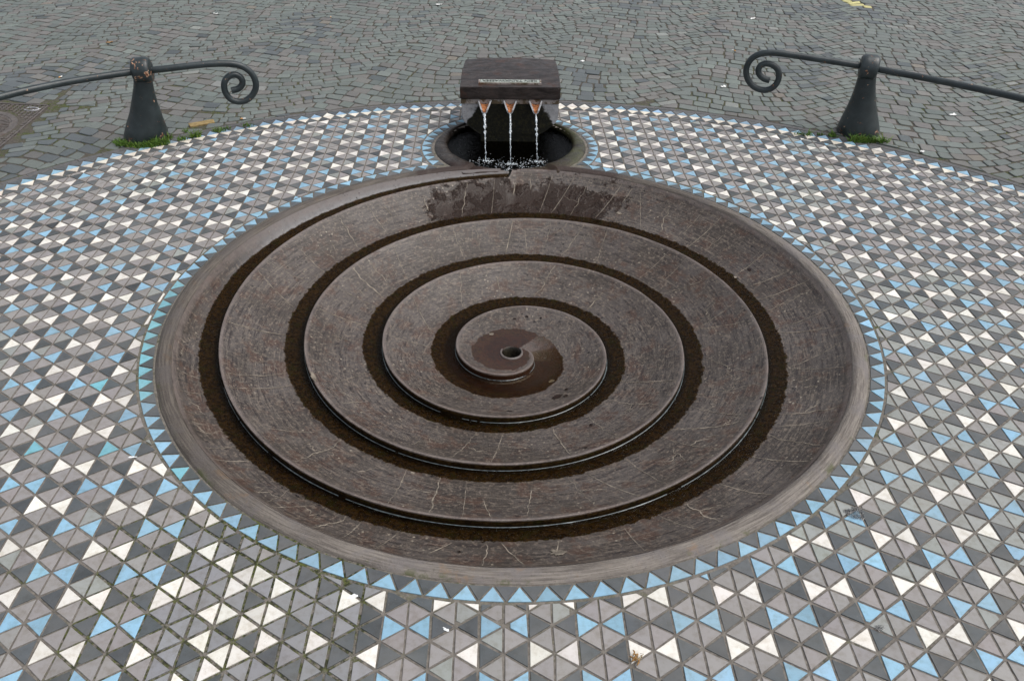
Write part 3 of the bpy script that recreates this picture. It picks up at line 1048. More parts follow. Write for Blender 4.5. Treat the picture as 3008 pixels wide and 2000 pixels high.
V, Fc = [], []
for args in ((300, 0.398, 0.040, 0.020), (304, 0.425, 0.016, 0.012), (311, 0.375, 0.012, 0.010), (74, 0.293, 0.012, 0.008), (60, 0.306, 0.009, 0.007), (86, 0.27, 0.010, 0.006), (268, 0.46, 0.016, 0.005), (318, 0.50, 0.008, 0.008), (300, 0.66, 0.012, 0.010), (290, 0.83, 0.010, 0.008), (330, 1.18, 0.010, 0.008), (110, 1.36, 0.010, 0.006), (235, 1.36, 0.012, 0.005), (262, 1.39, 0.012, 0.005), (20, 1.33, 0.016, 0.010)): blot(*args)
o = mesh("wet_stains", V, Fc, m_plain("wet_stone_stain", (0.016, 0.009, 0.007), 0.12, 0.3, 40, 0.3), basin)
o["kind"] = "stuff"
# a pale broken line at the waterline: scum, with the meniscus glint painted in
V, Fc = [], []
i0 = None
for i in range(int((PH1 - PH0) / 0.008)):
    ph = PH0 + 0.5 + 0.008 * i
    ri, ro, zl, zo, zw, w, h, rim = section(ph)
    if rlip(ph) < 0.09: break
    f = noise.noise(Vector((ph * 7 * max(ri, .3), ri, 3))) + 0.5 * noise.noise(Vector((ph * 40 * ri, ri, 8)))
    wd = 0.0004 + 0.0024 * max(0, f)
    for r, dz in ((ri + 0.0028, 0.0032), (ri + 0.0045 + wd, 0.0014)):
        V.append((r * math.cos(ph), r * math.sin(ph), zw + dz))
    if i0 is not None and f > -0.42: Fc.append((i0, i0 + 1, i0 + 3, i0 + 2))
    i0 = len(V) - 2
o = mesh("scum_glint_line", V, Fc, m_plain("pale_scum_glint", (0.075, 0.092, 0.094), 0.25, 0.5, 60, 0.5), basin)
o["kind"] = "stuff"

# water standing in the groove
V, Fc = [], []
n = 0
for i in range(nP + 1):
    ph = PH0 + math.radians(1.0) * i
    if rlip(ph) < 0.075: break
    ri, ro, zl, zo, zw, w, h, rim = section(ph)
    jg = 0.0012 * (1 + noise.noise(Vector((ph * 24 * ri, ri * 5, 0))))
    for r, dz in ((ri + 0.0012, 0.0015 + jg), (ri + 0.0030 + jg, 0.0008), (ri + 0.0075 + jg, 0.0), (ri + w * 0.4, 0.0), (ri + w * 0.7, 0.0), (ri + w + 0.012, 0.0)):
        V.append((BC[0] + r * math.cos(ph), BC[1] + r * math.sin(ph), zw + dz))
    n += 1
for i in range(n - 1):
    for k in range(5):
        a, b = i * 6 + k, (i + 1) * 6 + k
        if np.hypot(V[a][0] - SBI[0], V[a][1] - SBI[1]) < SBI_R + 0.03: continue
        Fc.append((a, a + 1, b + 1, b))
o = mesh("water", V, Fc, GROOVE_WATER, smooth=True)
o["kind"] = "structure"

# ------------------------------------------------------------------ small round basin and its water
rb = empty("round_basin", (SB[0], SB[1], 0))
tag(rb, "small dark round stone bowl full of water below the three spouts", "basin")
# the bowl's mouth sits towards the back of its rim; in front the rim runs into the spiral basin's edge
prof = [(1.02, -0.05), (1.0, -0.006), (0.95, 0.003), (0.80, 0.010), (0.55, 0.011), (0.30, 0.007), (0.12, -0.001), (0.0, -0.016)]
inner = [(1.0, -0.034), (0.96, -0.11), (0.82, -0.20), (0.48, -0.245), (0.05, -0.255)]
V, Fc = [], []
nA, m = 240, len(prof) + len(inner)
def first_hit(p, d, c, r):
    o = p - c; b_ = np.dot(o, d); q = b_ * b_ - (np.dot(o, o) - r * r)
    return (-b_ - math.sqrt(q), -b_ + math.sqrt(q)) if q > 0 else (None, None)
for i in range(nA):
    a = 2 * PI * i / nA
    d = np.array([math.cos(a), math.sin(a)])
    rout = first_hit(SBI, d, SB, SB_OUT)[1]
    front = 0.0
    h_ = first_hit(SBI, d, BC, 1.486)[0]
    if h_ is not None and 0 < h_ < rout: rout, front = h_, 1.0
    dn = ((a + PI / 2 + 0.05 + PI) % (2 * PI)) - PI
    ncut = 0.040 * math.exp(-(dn * SBI_R / 0.030) ** 2) if front else 0.0
    for k in range(m):
        if k < len(prof):
            r = SBI_R + (rout - SBI_R) * prof[k][0]
            z = prof[k][1]
            if front: z = min(z, 0.0) * (1 if k else 1) - 0.016 + 0.006 * math.sin(PI * min(1, prof[k][0])) 
            if k: z -= ncut
            z += 0.004 * noise.noise(Vector((d[0] * 6, d[1] * 6, r * 9)))
        else:
            r, z = SBI_R * inner[k - len(prof)][0], inner[k - len(prof)][1]
        V.append((SBI[0] - SB[0] + r * d[0], SBI[1] - SB[1] + r * d[1], z))
for i in range(nA):
    for k in range(m - 1):
        Fc.append((i * m + k, i * m + k + 1, ((i + 1) % nA) * m + k + 1, ((i + 1) % nA) * m + k))
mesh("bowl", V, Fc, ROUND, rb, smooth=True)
V, Fc = [(SBI[0], SBI[1], POOL_Z)], []
for k in range(1, 12):
    for i in range(96):
        a = 2 * PI * i / 96
        r = (SBI_R + 0.004) * k / 11
        V.append((SBI[0] + r * math.cos(a), SBI[1] + r * math.sin(a), POOL_Z))
for i in range(96):
    Fc.append((0, 1 + i, 1 + (i + 1) % 96))
    for k in range(10):
        b = 1 + k * 96
        Fc.append((b + i, b + 96 + i, b + 96 + (i + 1) % 96, b + (i + 1) % 96))
o = mesh("water", V, Fc, POOL_WATER, smooth=True)
o["kind"] = "structure"

# ------------------------------------------------------------------ fountain block with lid, plaque and spouts
BX, BY = 0.072, 5.0
blk = empty("fountain_block", (BX, BY, 0), math.radians(-0.9))
tag(blk, "dark stone fountain block with a domed lid, a small plaque and three spouts", "fountain head")
HW = 0.325
# lid: shallow dome, crisp front edge
bm = bmesh.new()
nx, ny = 16, 14
LD = 0.50
top = []
for j in range(ny + 1):
    t = j / ny
    row = []
    for i in range(nx + 1):
        s = -1 + 2 * i / nx
        hw = HW - 0.014 * t
        bulge = 0.010 * math.sin(PI * t)
        x = s * (hw + bulge * 0.4)
        z = 0.345 + 0.030 * math.sin(PI * min(1, t * 0.62)) + 0.014 * (1 - s * s) * t
        row.append(bm.verts.new((x, t * LD, z)))
    top.append(row)
for j in range(ny):
    for i in range(nx):
        bm.faces.new((top[j][i], top[j][i + 1], top[j + 1][i + 1], top[j + 1][i]))
loop = [top[0][i] for i in range(nx + 1)] + [top[j][nx] for j in range(1, ny + 1)] + [top[ny][i] for i in range(nx - 1, -1, -1)] + [top[j][0] for j in range(ny - 1, 0, -1)]
low = [bm.verts.new((v.co.x, v.co.y, 0.2675)) for v in loop]
for i in range(len(loop)):
    k = (i + 1) % len(loop)
    bm.faces.new((low[i], low[k], loop[k], loop[i]))
bm.faces.new(low[::-1])
bmesh.ops.recalc_face_normals(bm, faces=bm.faces)
sharp = [e for e in bm.edges if len(e.link_faces) == 2 and e.calc_face_angle() > 0.7]
bmesh.ops.bevel(bm, geom=sharp, offset=0.004, segments=2, affect='EDGES')
bm_obj("lid", bm, LID, blk, True, math.radians(30))
# pale band below the lid
def slab_box(bm, x0, x1, y0, y1, z0, z1, bev=0.003):
    r = bmesh.ops.create_cube(bm, size=1.0)
    bmesh.ops.scale(bm, vec=(x1 - x0, y1 - y0, z1 - z0), verts=r["verts"])
    bmesh.ops.translate(bm, vec=((x0 + x1) / 2, (y0 + y1) / 2, (z0 + z1) / 2), verts=r["verts"])
    if bev:
        es = list({e for v in r["verts"] for e in v.link_edges})
        bmesh.ops.bevel(bm, geom=es, offset=bev, segments=2, affect='EDGES')
bm = bmesh.new()
slab_box(bm, -HW + 0.004, HW - 0.004, 0.010, LD - 0.02, 0.2325, 0.2630, 0.002)
bm_obj("stone_band", bm, STRIP, blk, True, math.radians(30))
# body: straight flanks, rounded lower corners, narrow foot in the pool
half = [(0.0, 0.2315), (0.316, 0.2315), (0.319, 0.225), (0.319, 0.150), (0.314, 0.128), (0.302, 0.106), (0.284, 0.086), (0.262, 0.066), (0.240, 0.048), (0.214, 0.034), (0.197, 0.018), (0.195, -0.30)]
outl = [(x, z) for x, z in half[1:]] + [(-x, z) for x, z in half[1:][::-1]]
bm = bmesh.new()
fr = [bm.verts.new((x, 0.014 + (0.0 if z > 0.02 else 0.012), z)) for x, z in outl]
bk = [bm.verts.new((x, LD - 0.04, z)) for x, z in outl]
bm.faces.new(fr); bm.faces.new(bk[::-1])
for i in range(len(outl)):
    k = (i + 1) % len(outl)
    bm.faces.new((fr[k], fr[i], bk[i], bk[k]))
bmesh.ops.recalc_face_normals(bm, faces=bm.faces)
es = [e for e in bm.edges if len(e.link_faces) == 2 and e.calc_face_angle() > 1.2 and max(v.co.z for v in e.verts) < 0.2312]
bmesh.ops.bevel(bm, geom=es, offset=0.006, segments=2, affect='EDGES')
bm_obj("body", bm, BLOCK, blk, True, math.radians(35))
# plaque, read from the far side
def text_mesh(body, size, extrude):
    cu = bpy.data.curves.new("lettering", 'FONT')
    cu.body = body; cu.size = size; cu.extrude = extrude; cu.align_x = 'CENTER'; cu.align_y = 'CENTER'
    cu.resolution_u = 3
    ob = bpy.data.objects.new("lettering", cu)
    COL.objects.link(ob)
    dg = bpy.context.evaluated_depsgraph_get()
    dg.update()
    me = bpy.data.meshes.new_from_object(ob.evaluated_get(dg))
    bpy.data.objects.remove(ob)
    bpy.data.curves.remove(cu)
    return me
pz = 0.345 + 0.030 * math.sin(PI * 0.62 * 0.16)
bm = bmesh.new()
slab_box(bm, -0.195, 0.190, 0.052, 0.106, pz - 0.004, pz + 0.0075, 0.0015)
pl = bm_obj("plaque", bm, PLAQUE, blk, True, math.radians(30))
pl["label"] = "narrow pale metal plate lettered KEIN TRINKWASSER, facing away"
bm = bmesh.new()
for x0, x1, y0, y1 in ((-0.207, 0.202, 0.040, 0.050), (-0.207, -0.197, 0.0505, 0.112), (0.192, 0.202, 0.0505, 0.112)):
    slab_box(bm, x0, x1, y0, y1, pz - 0.006, pz + 0.0062, 0.001)
bm_obj("plaque_border", bm, STRIP, blk, True, math.radians(30))
me = text_mesh("KEIN TRINKWASSER", 0.040, 0.0012)
bb = [v.co.x for v in me.vertices]
sx = 0.355 / (max(bb) - min(bb))
for v in me.vertices:
    v.co.x *= sx; v.co.y *= 1.12
me.materials.append(LETTER)
lt = link("lettering", me, pl)
lt.location = (-0.002, 0.079, pz + 0.0083)
lt.rotation_euler = (0.0, 0.0, PI)
# three tapering trough spouts
SPX = (-0.165, 0.0, 0.166)
for sxp in SPX:
    bm = bmesh.new()
    rows = []
    for t in np.linspace(0, 1, 7):
        y = 0.012 - 0.105 * t
        hwid = 0.046 - 0.024 * t ** 1.2
        zc = 0.258 - 0.030 * t ** 1.3
        dep = 0.034 - 0.010 * t
        ro, ri_ = [], []
        for a in np.linspace(0, PI, 11):
            ro.append(bm.verts.new((sxp - hwid * math.cos(a), y, zc - dep * math.sin(a))))
            ri_.append(bm.verts.new((sxp - (hwid - 0.010) * math.cos(a), y, zc - (dep - 0.006) * math.sin(a))))
        rows.append((ro, ri_))
    for (o0, i0), (o1, i1) in zip(rows, rows[1:]):
        for k in range(10):
            bm.faces.new((o0[k], o0[k + 1], o1[k + 1], o1[k]))
            bm.faces.new((i0[k + 1], i0[k], i1[k], i1[k + 1]))
        bm.faces.new((o0[0], o1[0], i1[0], i0[0])); bm.faces.new((o1[10], o0[10], i0[10], i1[10]))
    for o_, i_ in (rows[0], rows[-1]):
        for k in range(10):
            bm.faces.new((o_[k], i_[k], i_[k + 1], o_[k + 1]))
    sp = bm_obj("spout", bm, SPOUT, blk, True, math.radians(50))
    V, Fc = [], []
    for t in np.linspace(0, 1, 9):
        y = 0.010 - 0.104 * t
        hwid = 0.046 - 0.024 * t ** 1.2 - 0.0104
        zc = 0.258 - 0.030 * t ** 1.3
        dep = 0.034 - 0.010 * t - 0.0066
        for a in np.linspace(0.12 * PI, 0.88 * PI, 9):
            V.append((sxp - hwid * math.cos(a), y, zc - dep * math.sin(a)))
    for i in range(8):
        for k in range(8):
            Fc.append((i * 9 + k, i * 9 + k + 1, (i + 1) * 9 + k + 1, (i + 1) * 9 + k))
    mesh("spout_lining", V, Fc, COPPER, sp, smooth=True)

# falling water
LAND = ((-0.086, 4.725), (0.073, 4.675), (0.242, 4.715))
NAMES = ("left", "middle", "right")
LBL = ("thin twisting jet of water falling from the leftmost of the three spouts",
       "thin twisting jet of water falling from the middle spout of the block",
       "thin broken jet of water falling from the rightmost of the three spouts")
for q, sxp in enumerate(SPX):
    ca, sa = math.cos(math.radians(-0.9)), math.sin(math.radians(-0.9))
    x0, y0 = BX + sxp * ca + 0.094 * sa, BY + sxp * sa - 0.094 * ca
    bm = bmesh.new()
    n = 64
    pts, rad = [], []
    for i in range(n + 1):
        t = i / n
        s = math.sqrt(t)
        z = 0.209 + (POOL_Z - 0.209) * t
        k = noise.noise_vector(Vector((q * 7.1, t * 9.0, 2.0)))
        pts.append((x0 + (LAND[q][0] - x0) * s + 0.0035 * k[0] * t ** 0.5, y0 + (LAND[q][1] - y0) * s + 0.003 * k[1], z))
        rad.append(0.80 * (0.0085 - 0.0052 * min(1, t * 1.3)) * (1 + 0.45 * math.sin(t * 40 + q * 2 + 5 * noise.noise(Vector((t * 6, q * 5.0, 1)))) + 0.35 * noise.noise(Vector((t * 30, q * 3.0, 0)))) * (0.55 if t > 0.86 else 1))
    rings = tube(bm, pts, [max(0.0013, r) for r in rad], 8)
    for i, rg in enumerate(rings):                        # flattened and twisting, as a falling sheet breaks up
        c = Vector(pts[i]); a = i * 0.42 + q
        ax = Vector((math.cos(a), math.sin(a), 0))
        for v in rg:
            d = v.co - c
            v.co = c + d + ax * d.dot(ax) * 0.55 - (d - ax * d.dot(ax)) * 0.25
    o = bm_obj("water_jet", bm, JET, None, True)
    tag(o, LBL[q], "water jet", "water jets falling from the three spouts")

# white water where the jets land and where the pool spills over
bm = bmesh.new()
def blob(p, r, sq=0.6):
    rs = bmesh.ops.create_icosphere(bm, subdivisions=1, radius=r)
    k = rng.random() * 9
    for v in rs["verts"]:
        d = v.co * (1 + 0.35 * noise.noise(Vector(v.co) * (0.7 / r) + Vector((k, 0, 0))))
        v.co = Vector((d.x, d.y, d.z * sq)) + Vector(p)
for q, (lx, ly) in enumerate(LAND):
    for i in range(95):
        a, d = rng.random() * 2 * PI, abs(rng.normal()) * 0.045
        x, y = lx + d * math.cos(a) * 1.35, ly - 0.018 + d * math.sin(a) * 0.55
        blob((x, y, POOL_Z + 0.001), 0.0018 + 0.0058 * rng.random() ** 2 * math.exp(-d * 9))
    for i in range(14):
        blob((lx + rng.normal() * 0.03, ly - 0.01 + rng.normal() * 0.015, POOL_Z + 0.012 + abs(rng.normal()) * 0.022), 0.0008 + 0.0018 * rng.random(), 1.0)
for i in range(130):
    x = -0.17 + 0.52 * rng.random()
    y = 4.595 + 0.05 * abs(rng.normal()) + 0.012 * math.sin(x * 30) + 0.25 * (x - 0.072) ** 2
    blob((x, y, POOL_Z + 0.001), 0.0014 + 0.0042 * rng.random() ** 2)
for i in range(90):
    t = rng.random()
    x, y = 0.058 - 0.02 * t + rng.normal() * 0.013, 4.60 - 0.15 * t + rng.normal() * 0.008
    blob((x, y, POOL_Z - 0.020 * t * t + 0.002), 0.0012 + 0.0030 * rng.random() ** 2)
o = bm_obj("foam", bm, JET, None, True)
tag(o, "specks of white foam where the jets hit the pool and spill over", "foam", kind="stuff")

# ------------------------------------------------------------------ railings
def railing(base, capc, rail_pts, scroll, flip, label, rust_cap):
    root = empty("railing", (base[0], base[1], 0))
    tag(root, label, "railing", "iron railings at the edge of the cobbles")
    inv = Vector((base[0], base[1], 0))
    lean = Vector((capc[0] - base[0], capc[1] - base[1], 0)) / capc[2]
    d0 = (Vector(scroll[0]) - Vector(capc)); d0.z = 0
    rdir = d0.normalized()
    # flared post
    prof = [(0.140, -0.02), (0.139, 0.012), (0.137, 0.035), (0.127, 0.075), (0.113, 0.120), (0.096, 0.175), (0.081, 0.235), (0.069, 0.295), (0.061, 0.345), (0.057, 0.385), (0.054, 0.43)]
    bm = bmesh.new()
    lathe(bm, prof, 40, axis=lambda z: (lean.x * max(z, 0), lean.y * max(z, 0)))
    for v in bm.verts:
        k = noise.noise(v.co * 14) * 0.0022
        v.co.x += k; v.co.y += k
    o = bm_obj("post", bm, IRON, root, True, math.radians(50))
    a = o.data.attributes.new("rust", 'FLOAT', 'POINT')
    a.data.foreach_set("value", [0.35 * (1 if v.co.z < 0.05 else 0) + 0.10 for v in o.data.vertices])
    # head: a rounded drum the rail runs through, lying along the rail
    bm = bmesh.new()
    hl, R = 0.057, 0.081
    pr = [(0.0, -hl), (0.040, -hl), (0.062, -hl * 0.97), (0.074, -hl * 0.86), (0.080, -hl * 0.66), (R, -hl * 0.25), (R, hl * 0.25), (0.080, hl * 0.66), (0.074, hl * 0.86), (0.062, hl * 0.97), (0.040, hl), (0.0, hl)]
    seg = 36
    rg = []
    up = Vector((0, 0, 1)); side = up.cross(rdir)
    cc = Vector(capc) - inv + Vector((0, 0, 0.004))
    for r, t in pr:
        rg.append([bm.verts.new(cc + rdir * t + r * (math.cos(2 * PI * k / seg) * side + math.sin(2 * PI * k / seg) * up * 0.96)) for k in range(seg)])
    for i in range(len(rg) - 1):
        for k in range(seg):
            bm.faces.new((rg[i][k], rg[i][(k + 1) % seg], rg[i + 1][(k + 1) % seg], rg[i + 1][k]))
    bmesh.ops.remove_doubles(bm, verts=bm.verts, dist=1e-5)
    for v in bm.verts:
        v.co += (v.co - cc).normalized() * 0.003 * noise.noise(v.co * 22)
    o = bm_obj("post_head", bm, IRON, root, True)
    a = o.data.attributes.new("rust", 'FLOAT', 'POINT')
    a.data.foreach_set("value", [rust_cap * (1.0 if v.co.z < cc.z + 0.012 else 0.45) for v in o.data.vertices])
    # rail with its scroll end
    path = list(reversed(rail_pts)) if flip else rail_pts
    P = catmull([Vector(p) - inv for p in path] + [cc - Vector((0, 0, 0.004))] + [Vector(p) - inv for p in scroll], 7)
    # ease out tracing jitter
    for _ in range(10):
        P = [P[0]] + [(P[i - 1] + 2 * P[i] + P[i + 1]) / 4 for i in range(1, len(P) - 1)] + [P[-1]]
    bm = bmesh.new()
    tube(bm, P, 0.0205, 16)
    o = bm_obj("rail", bm, IRON, root, True, math.radians(60))
    a = o.data.attributes.new("rust", 'FLOAT', 'POINT')
    a.data.foreach_set("value", [0.0] * len(o.data.vertices))
    return root

LS = [(-2.167, 4.999, 0.450), (-1.984, 5.055, 0.457), (-1.857, 5.094, 0.459), (-1.732, 5.132, 0.45), (-1.667, 5.152, 0.427), (-1.619, 5.166, 0.378), (-1.605, 5.171, 0.31), (-1.624, 5.165, 0.255), (-1.671, 5.15, 0.211), (-1.727, 5.134, 0.199), (-1.777, 5.118, 0.222), (-1.8, 5.111, 0.273), (-1.796, 5.112, 0.328), (-1.767, 5.121, 0.368), (-1.721, 5.136, 0.381), (-1.688, 5.146, 0.355), (-1.686, 5.147, 0.317), (-1.714, 5.137, 0.287), (-1.760, 5.122, 0.280)]
RS = [(2.339, 5.109, 0.459), (2.148, 5.175, 0.472), (1.975, 5.235, 0.482), (1.841, 5.281, 0.488), (1.762, 5.308, 0.478), (1.705, 5.328, 0.441), (1.682, 5.336, 0.379), (1.69, 5.333, 0.323), (1.727, 5.32, 0.267), (1.785, 5.299, 0.238), (1.841, 5.281, 0.240), (1.880, 5.267, 0.275), (1.893, 5.263, 0.325), (1.882, 5.267, 0.374), (1.847, 5.279, 0.406), (1.8, 5.295, 0.415), (1.765, 5.308, 0.397), (1.758, 5.31, 0.36), (1.776, 5.303, 0.330), (1.808, 5.291, 0.311), (1.839, 5.282, 0.305)]
LR = [(-2.292, 4.953, 0.455), (-2.500, 4.82, 0.455), (-2.708, 4.66, 0.455), (-2.872, 4.479, 0.455), (-3.04, 4.24, 0.455), (-3.20, 3.95, 0.455), (-3.34, 3.55, 0.455)]
RR = [(2.457, 5.055, 0.455), (2.69, 4.863, 0.455), (2.90, 4.675, 0.455), (3.094, 4.495, 0.455), (3.27, 4.25, 0.455), (3.42, 3.95, 0.455), (3.55, 3.55, 0.455)]
railing((-2.356, 5.02), (-2.245, 4.985, 0.450), LR[1:], LS, True,
        "black iron post with a rusty chipped head, left of the fountain, and its scrolled rail", 0.85)
railing((2.470, 5.13), (2.402, 5.088, 0.452), RR[1:], RS, True,
        "black iron post with a smooth dark head, right of the fountain, and its scrolled rail", 0.35)

# ------------------------------------------------------------------ manhole cover
mh = empty("manhole_cover", (MH0[0], MH0[1], 0))
tag(mh, "rusty ribbed cast iron manhole cover in a square frame at the left edge", "manhole cover")
U, Vv = Vector((MHu[0], MHu[1], 0)), Vector((MHv[0], MHv[1], 0))
CC = Vector((-3.66 - MH0[0], 5.15 - MH0[1], 0))
bm = bmesh.new()
def bar(bm, p, q, w, z0, z1):
    p, q = Vector(p), Vector(q)
    t = (q - p).normalized(); n = Vector((-t.y, t.x, 0)) * w
    vs_ = [bm.verts.new((c.x, c.y, z)) for z in (z0, z1) for c in (p - n, q - n, q + n, p + n)]
    for f in ((0, 1, 2, 3), (4, 5, 6, 7), (0, 1, 5, 4), (1, 2, 6, 5), (2, 3, 7, 6), (3, 0, 4, 7)):
        bm.faces.new([vs_[i] for i in f])
c0, c1, c2, c3 = Vector((0, 0, 0)), U * MHW, U * MHW + Vv * MHD, Vv * MHD
o_ = 0.012
quad = [bm.verts.new((p.x, p.y, -0.006)) for p in (c0, c1, c2, c3)]
bm.faces.new(quad)
for a, b in ((c0, c1), (c1, c2), (c2, c3), (c3, c0)):
    n = (b - a).normalized(); inn = Vector((-n.y, n.x, 0))
    if inn.dot((c0 + c2) / 2 - (a + b) / 2) < 0: inn = -inn
    bar(bm, a + inn * 0.009 + n * 0.002, b + inn * 0.009 - n * 0.002, 0.007, -0.02, 0.003)
bm_obj("frame", bm, MANHOLE, mh)
# raised cleats in rows on the frame
bm = bmesh.new()
for i in range(26):
    for j in range(30):
        p = U * (0.035 + 0.034 * i) + Vv * (0.035 + 0.030 * j)
        if (p - CC).length < 0.385 or i * 0.034 > MHW - 0.06 or j * 0.03 > MHD - 0.06: continue
        bar(bm, p - Vv * 0.009 + U * 0.004, p + Vv * 0.009 - U * 0.004, 0.009, -0.0058, 0.0005 + 0.001 * rng.random())
o = bm_obj("cleats", bm, MANHOLE, mh)
o["kind"] = "stuff"
bm = bmesh.new()
lathe(bm, [(0.355, -0.0055), (0.353, 0.001), (0.315, 0.001), (0.312, -0.003), (0.235, -0.003), (0.232, 0.001), (0.205, 0.001), (0.200, -0.002), (0.01, -0.002)], 64, axis=lambda z: (CC.x, CC.y))
cov = bm_obj("cover", bm, MANHOLE, mh, False)
bm = bmesh.new()
for i in range(54):
    a = 2 * PI * i / 54
    d = Vector((math.cos(a), math.sin(a), 0))
    bar(bm, CC + d * 0.245, CC + d * 0.302, 0.008, -0.0028, 0.002)
o = bm_obj("ribs", bm, MANHOLE, cov)
o["kind"] = "stuff"
bm = bmesh.new()
for r0, a0, a1 in ((0.16, 0.2, 1.2), (0.15, 1.6, 2.7), (0.155, 3.3, 4.4), (0.16, 4.9, 5.9), (0.09, 0.4, 2.4), (0.09, 3.4, 5.6)):
    tube(bm, [(CC.x + r0 * math.cos(a), CC.y + r0 * math.sin(a), 0.0) for a in np.linspace(a0, a1, 14)], 0.007, 6)
bm_obj("relief_arcs", bm, MANHOLE, cov, True)
bm = bmesh.new()
p = U * 0.10 + Vv * 0.10
tube(bm, [tuple(p + U * (0.055 * math.cos(a)) + Vv * (0.030 * math.sin(a)) + Vector((0, 0, 0.001))) for a in np.linspace(0.6, 5.6, 22)], 0.006, 6)
tube(bm, [tuple(p - U * 0.02 + Vv * 0.01 + U * (0.03 * t) * -1 + Vv * 0.02 * math.sin(t * 3) + Vector((0, 0, 0.001))) for t in np.linspace(0, 1.6, 12)], 0.005, 6)
bm_obj("relief_loop", bm, SPOUT, mh, True)

# ------------------------------------------------------------------ grass round the posts
def grass(name_label, spots, seed):
    r = np.random.default_rng(seed)
    V, Fc, C = [], [], []
    for x, y, rad, nb, h in spots:
        for i in range(int(nb * 0.55)):
            a, d = r.random() * 2 * PI, rad * math.sqrt(r.random())
            bx_, by_ = x + d * math.cos(a), y + d * math.sin(a) * 0.7
            hh = 1.3 * h * (0.30 + 1.0 * r.random()) * (1 - 0.5 * d / rad)
            t = r.random() * 2 * PI
            lean = 0.8 * r.normal(size=2) * hh
            w = 0.0022 + 0.0018 * r.random()
            wx, wy = w * math.cos(t), w * math.sin(t)
            b = len(V)
            V += [(bx_ - wx, by_ - wy, -0.004), (bx_ + wx, by_ + wy, -0.004), (bx_ + lean[0] * .45 + wx * .7, by_ + lean[1] * .45 + wy * .7, hh * .6), (bx_ + lean[0] * .45 - wx * .7, by_ + lean[1] * .45 - wy * .7, hh * .6), (bx_ + lean[0], by_ + lean[1], hh)]
            Fc += [(b, b + 1, b + 2, b + 3), (b + 3, b + 2, b + 4)]
            g = r.random()
            c = np.array((0.085, 0.165, 0.024)) * (0.6 + 0.7 * g) + np.array((0.05, 0.03, 0.0)) * (r.random() < 0.15)
            C += [c] * 5
    o = mesh("grass_tuft", V, Fc, GRASS, col=np.array(C))
    tag(o, name_label, "grass", kind="stuff")
grass("fringe of bright green grass round the foot of the left iron post",
      [(-2.50, 4.93, 0.040, 190, .030), (-2.455, 4.885, 0.045, 260, .034), (-2.40, 4.868, 0.04, 200, .028), (-2.33, 4.862, 0.05, 260, .030), (-2.265, 4.88, 0.055, 330, .045), (-2.21, 4.91, 0.05, 260, .042), (-2.19, 5.0, 0.03, 80, .034)], 1)
grass("small tufts of green grass between the left post and the yellow brick",
      [(-2.10, 4.975, 0.035, 110, .030), (-2.03, 5.03, 0.04, 170, .045), (-1.90, 5.13, 0.045, 130, .026), (-1.86, 5.17, 0.03, 60, .022), (-1.73, 5.22, 0.04, 90, .024), (-2.13, 5.12, 0.025, 50, .025)], 2)
grass("bright green grass tufts in front of the foot of the right iron post",
      [(2.40, 4.975, 0.05, 280, .045), (2.46, 4.968, 0.05, 260, .040), (2.565, 4.95, 0.045, 230, .040), (2.52, 4.96, 0.03, 90, .030)], 3)
grass("thin grass growing beside the right post on its left side",
      [(2.27, 5.06, 0.035, 130, .035), (2.19, 5.08, 0.02, 40, .025), (2.10, 5.08, 0.035, 90, .028), (2.04, 5.09, 0.025, 50, .024)], 4)

# ------------------------------------------------------------------ litter and marks
def butt(loc, ang, label):
    root = empty("cigarette_butt", (*loc, 0.010), ang)
    tag(root, label, "cigarette butt", "cigarette butts dropped on the ground")
    bm = bmesh.new(); tube(bm, [(-0.017, 0, 0), (-0.002, 0, 0.0005)], 0.0045, 8)
    bm_obj("filter", bm, FILTER, root, True, math.radians(50))
    bm = bmesh.new(); tube(bm, [(-0.0018, 0, 0.0005), (0.008, 0.001, 0), (0.018, 0.003, -0.001)], [0.0045, 0.0042, 0.0034], 8)
    bm_obj("paper", bm, PAPER, root, True, math.radians(50))
butt((-3.465, 6.236), 1.2, "orange and white cigarette butt on cobbles behind the left rail")
butt((-1.661, 8.112), 1.7, "orange cigarette butt alone on the far cobbles left of the fountain block")
butt((-1.793, 5.337), 0.2, "white cigarette butt near the yellow brick by the mosaic edge")
butt((2.074, 7.022), 2.4, "cigarette butt on cobbles just behind the right scroll")

def scrap(loc, w, d, ang, label, name="paper_scrap", mat=None, cat="litter"):
    bm = bmesh.new()
    n = 5
    g = [[bm.verts.new(((i / n - .5) * w * (1 + .2 * rng.normal() * (i in (0, n))), (j / n - .5) * d * (1 + .2 * rng.normal() * (j in (0, n))), 0.004 + 0.010 * (0.5 + noise.noise(Vector((i * .6, j * .6, loc[0] * 3)))))) for j in range(n + 1)] for i in range(n + 1)]
    for i in range(n):
        for j in range(n):
            bm.faces.new((g[i][j], g[i + 1][j], g[i + 1][j + 1], g[i][j + 1]))
    ex = bmesh.ops.extrude_face_region(bm, geom=list(bm.faces))
    bmesh.ops.translate(bm, vec=(0, 0, -0.0012), verts=[v for v in ex["geom"] if isinstance(v, bmesh.types.BMVert)])
    o = bm_obj(name, bm, mat or PAPER, None, True)
    o.location = (*loc, 0.003); o.rotation_euler = (0, 0, ang)
    tag(o, label, cat, "scraps of litter on the cobbles")
scrap((-0.627, 8.625), 0.062, 0.036, 0.05, "white rectangular paper scrap on the far cobbles behind the block")
scrap((2.53, 8.118), 0.055, 0.024, 0.5, "torn white paper scrap on the far cobbles above the right scroll")
scrap((0.704, 6.691), 0.032, 0.026, 0.9, "small crumpled white scrap on cobbles right of the fountain block")
scrap((-2.821, 8.211), 0.042, 0.020, 0.2, "thin white scrap near the top left of the far cobbles")
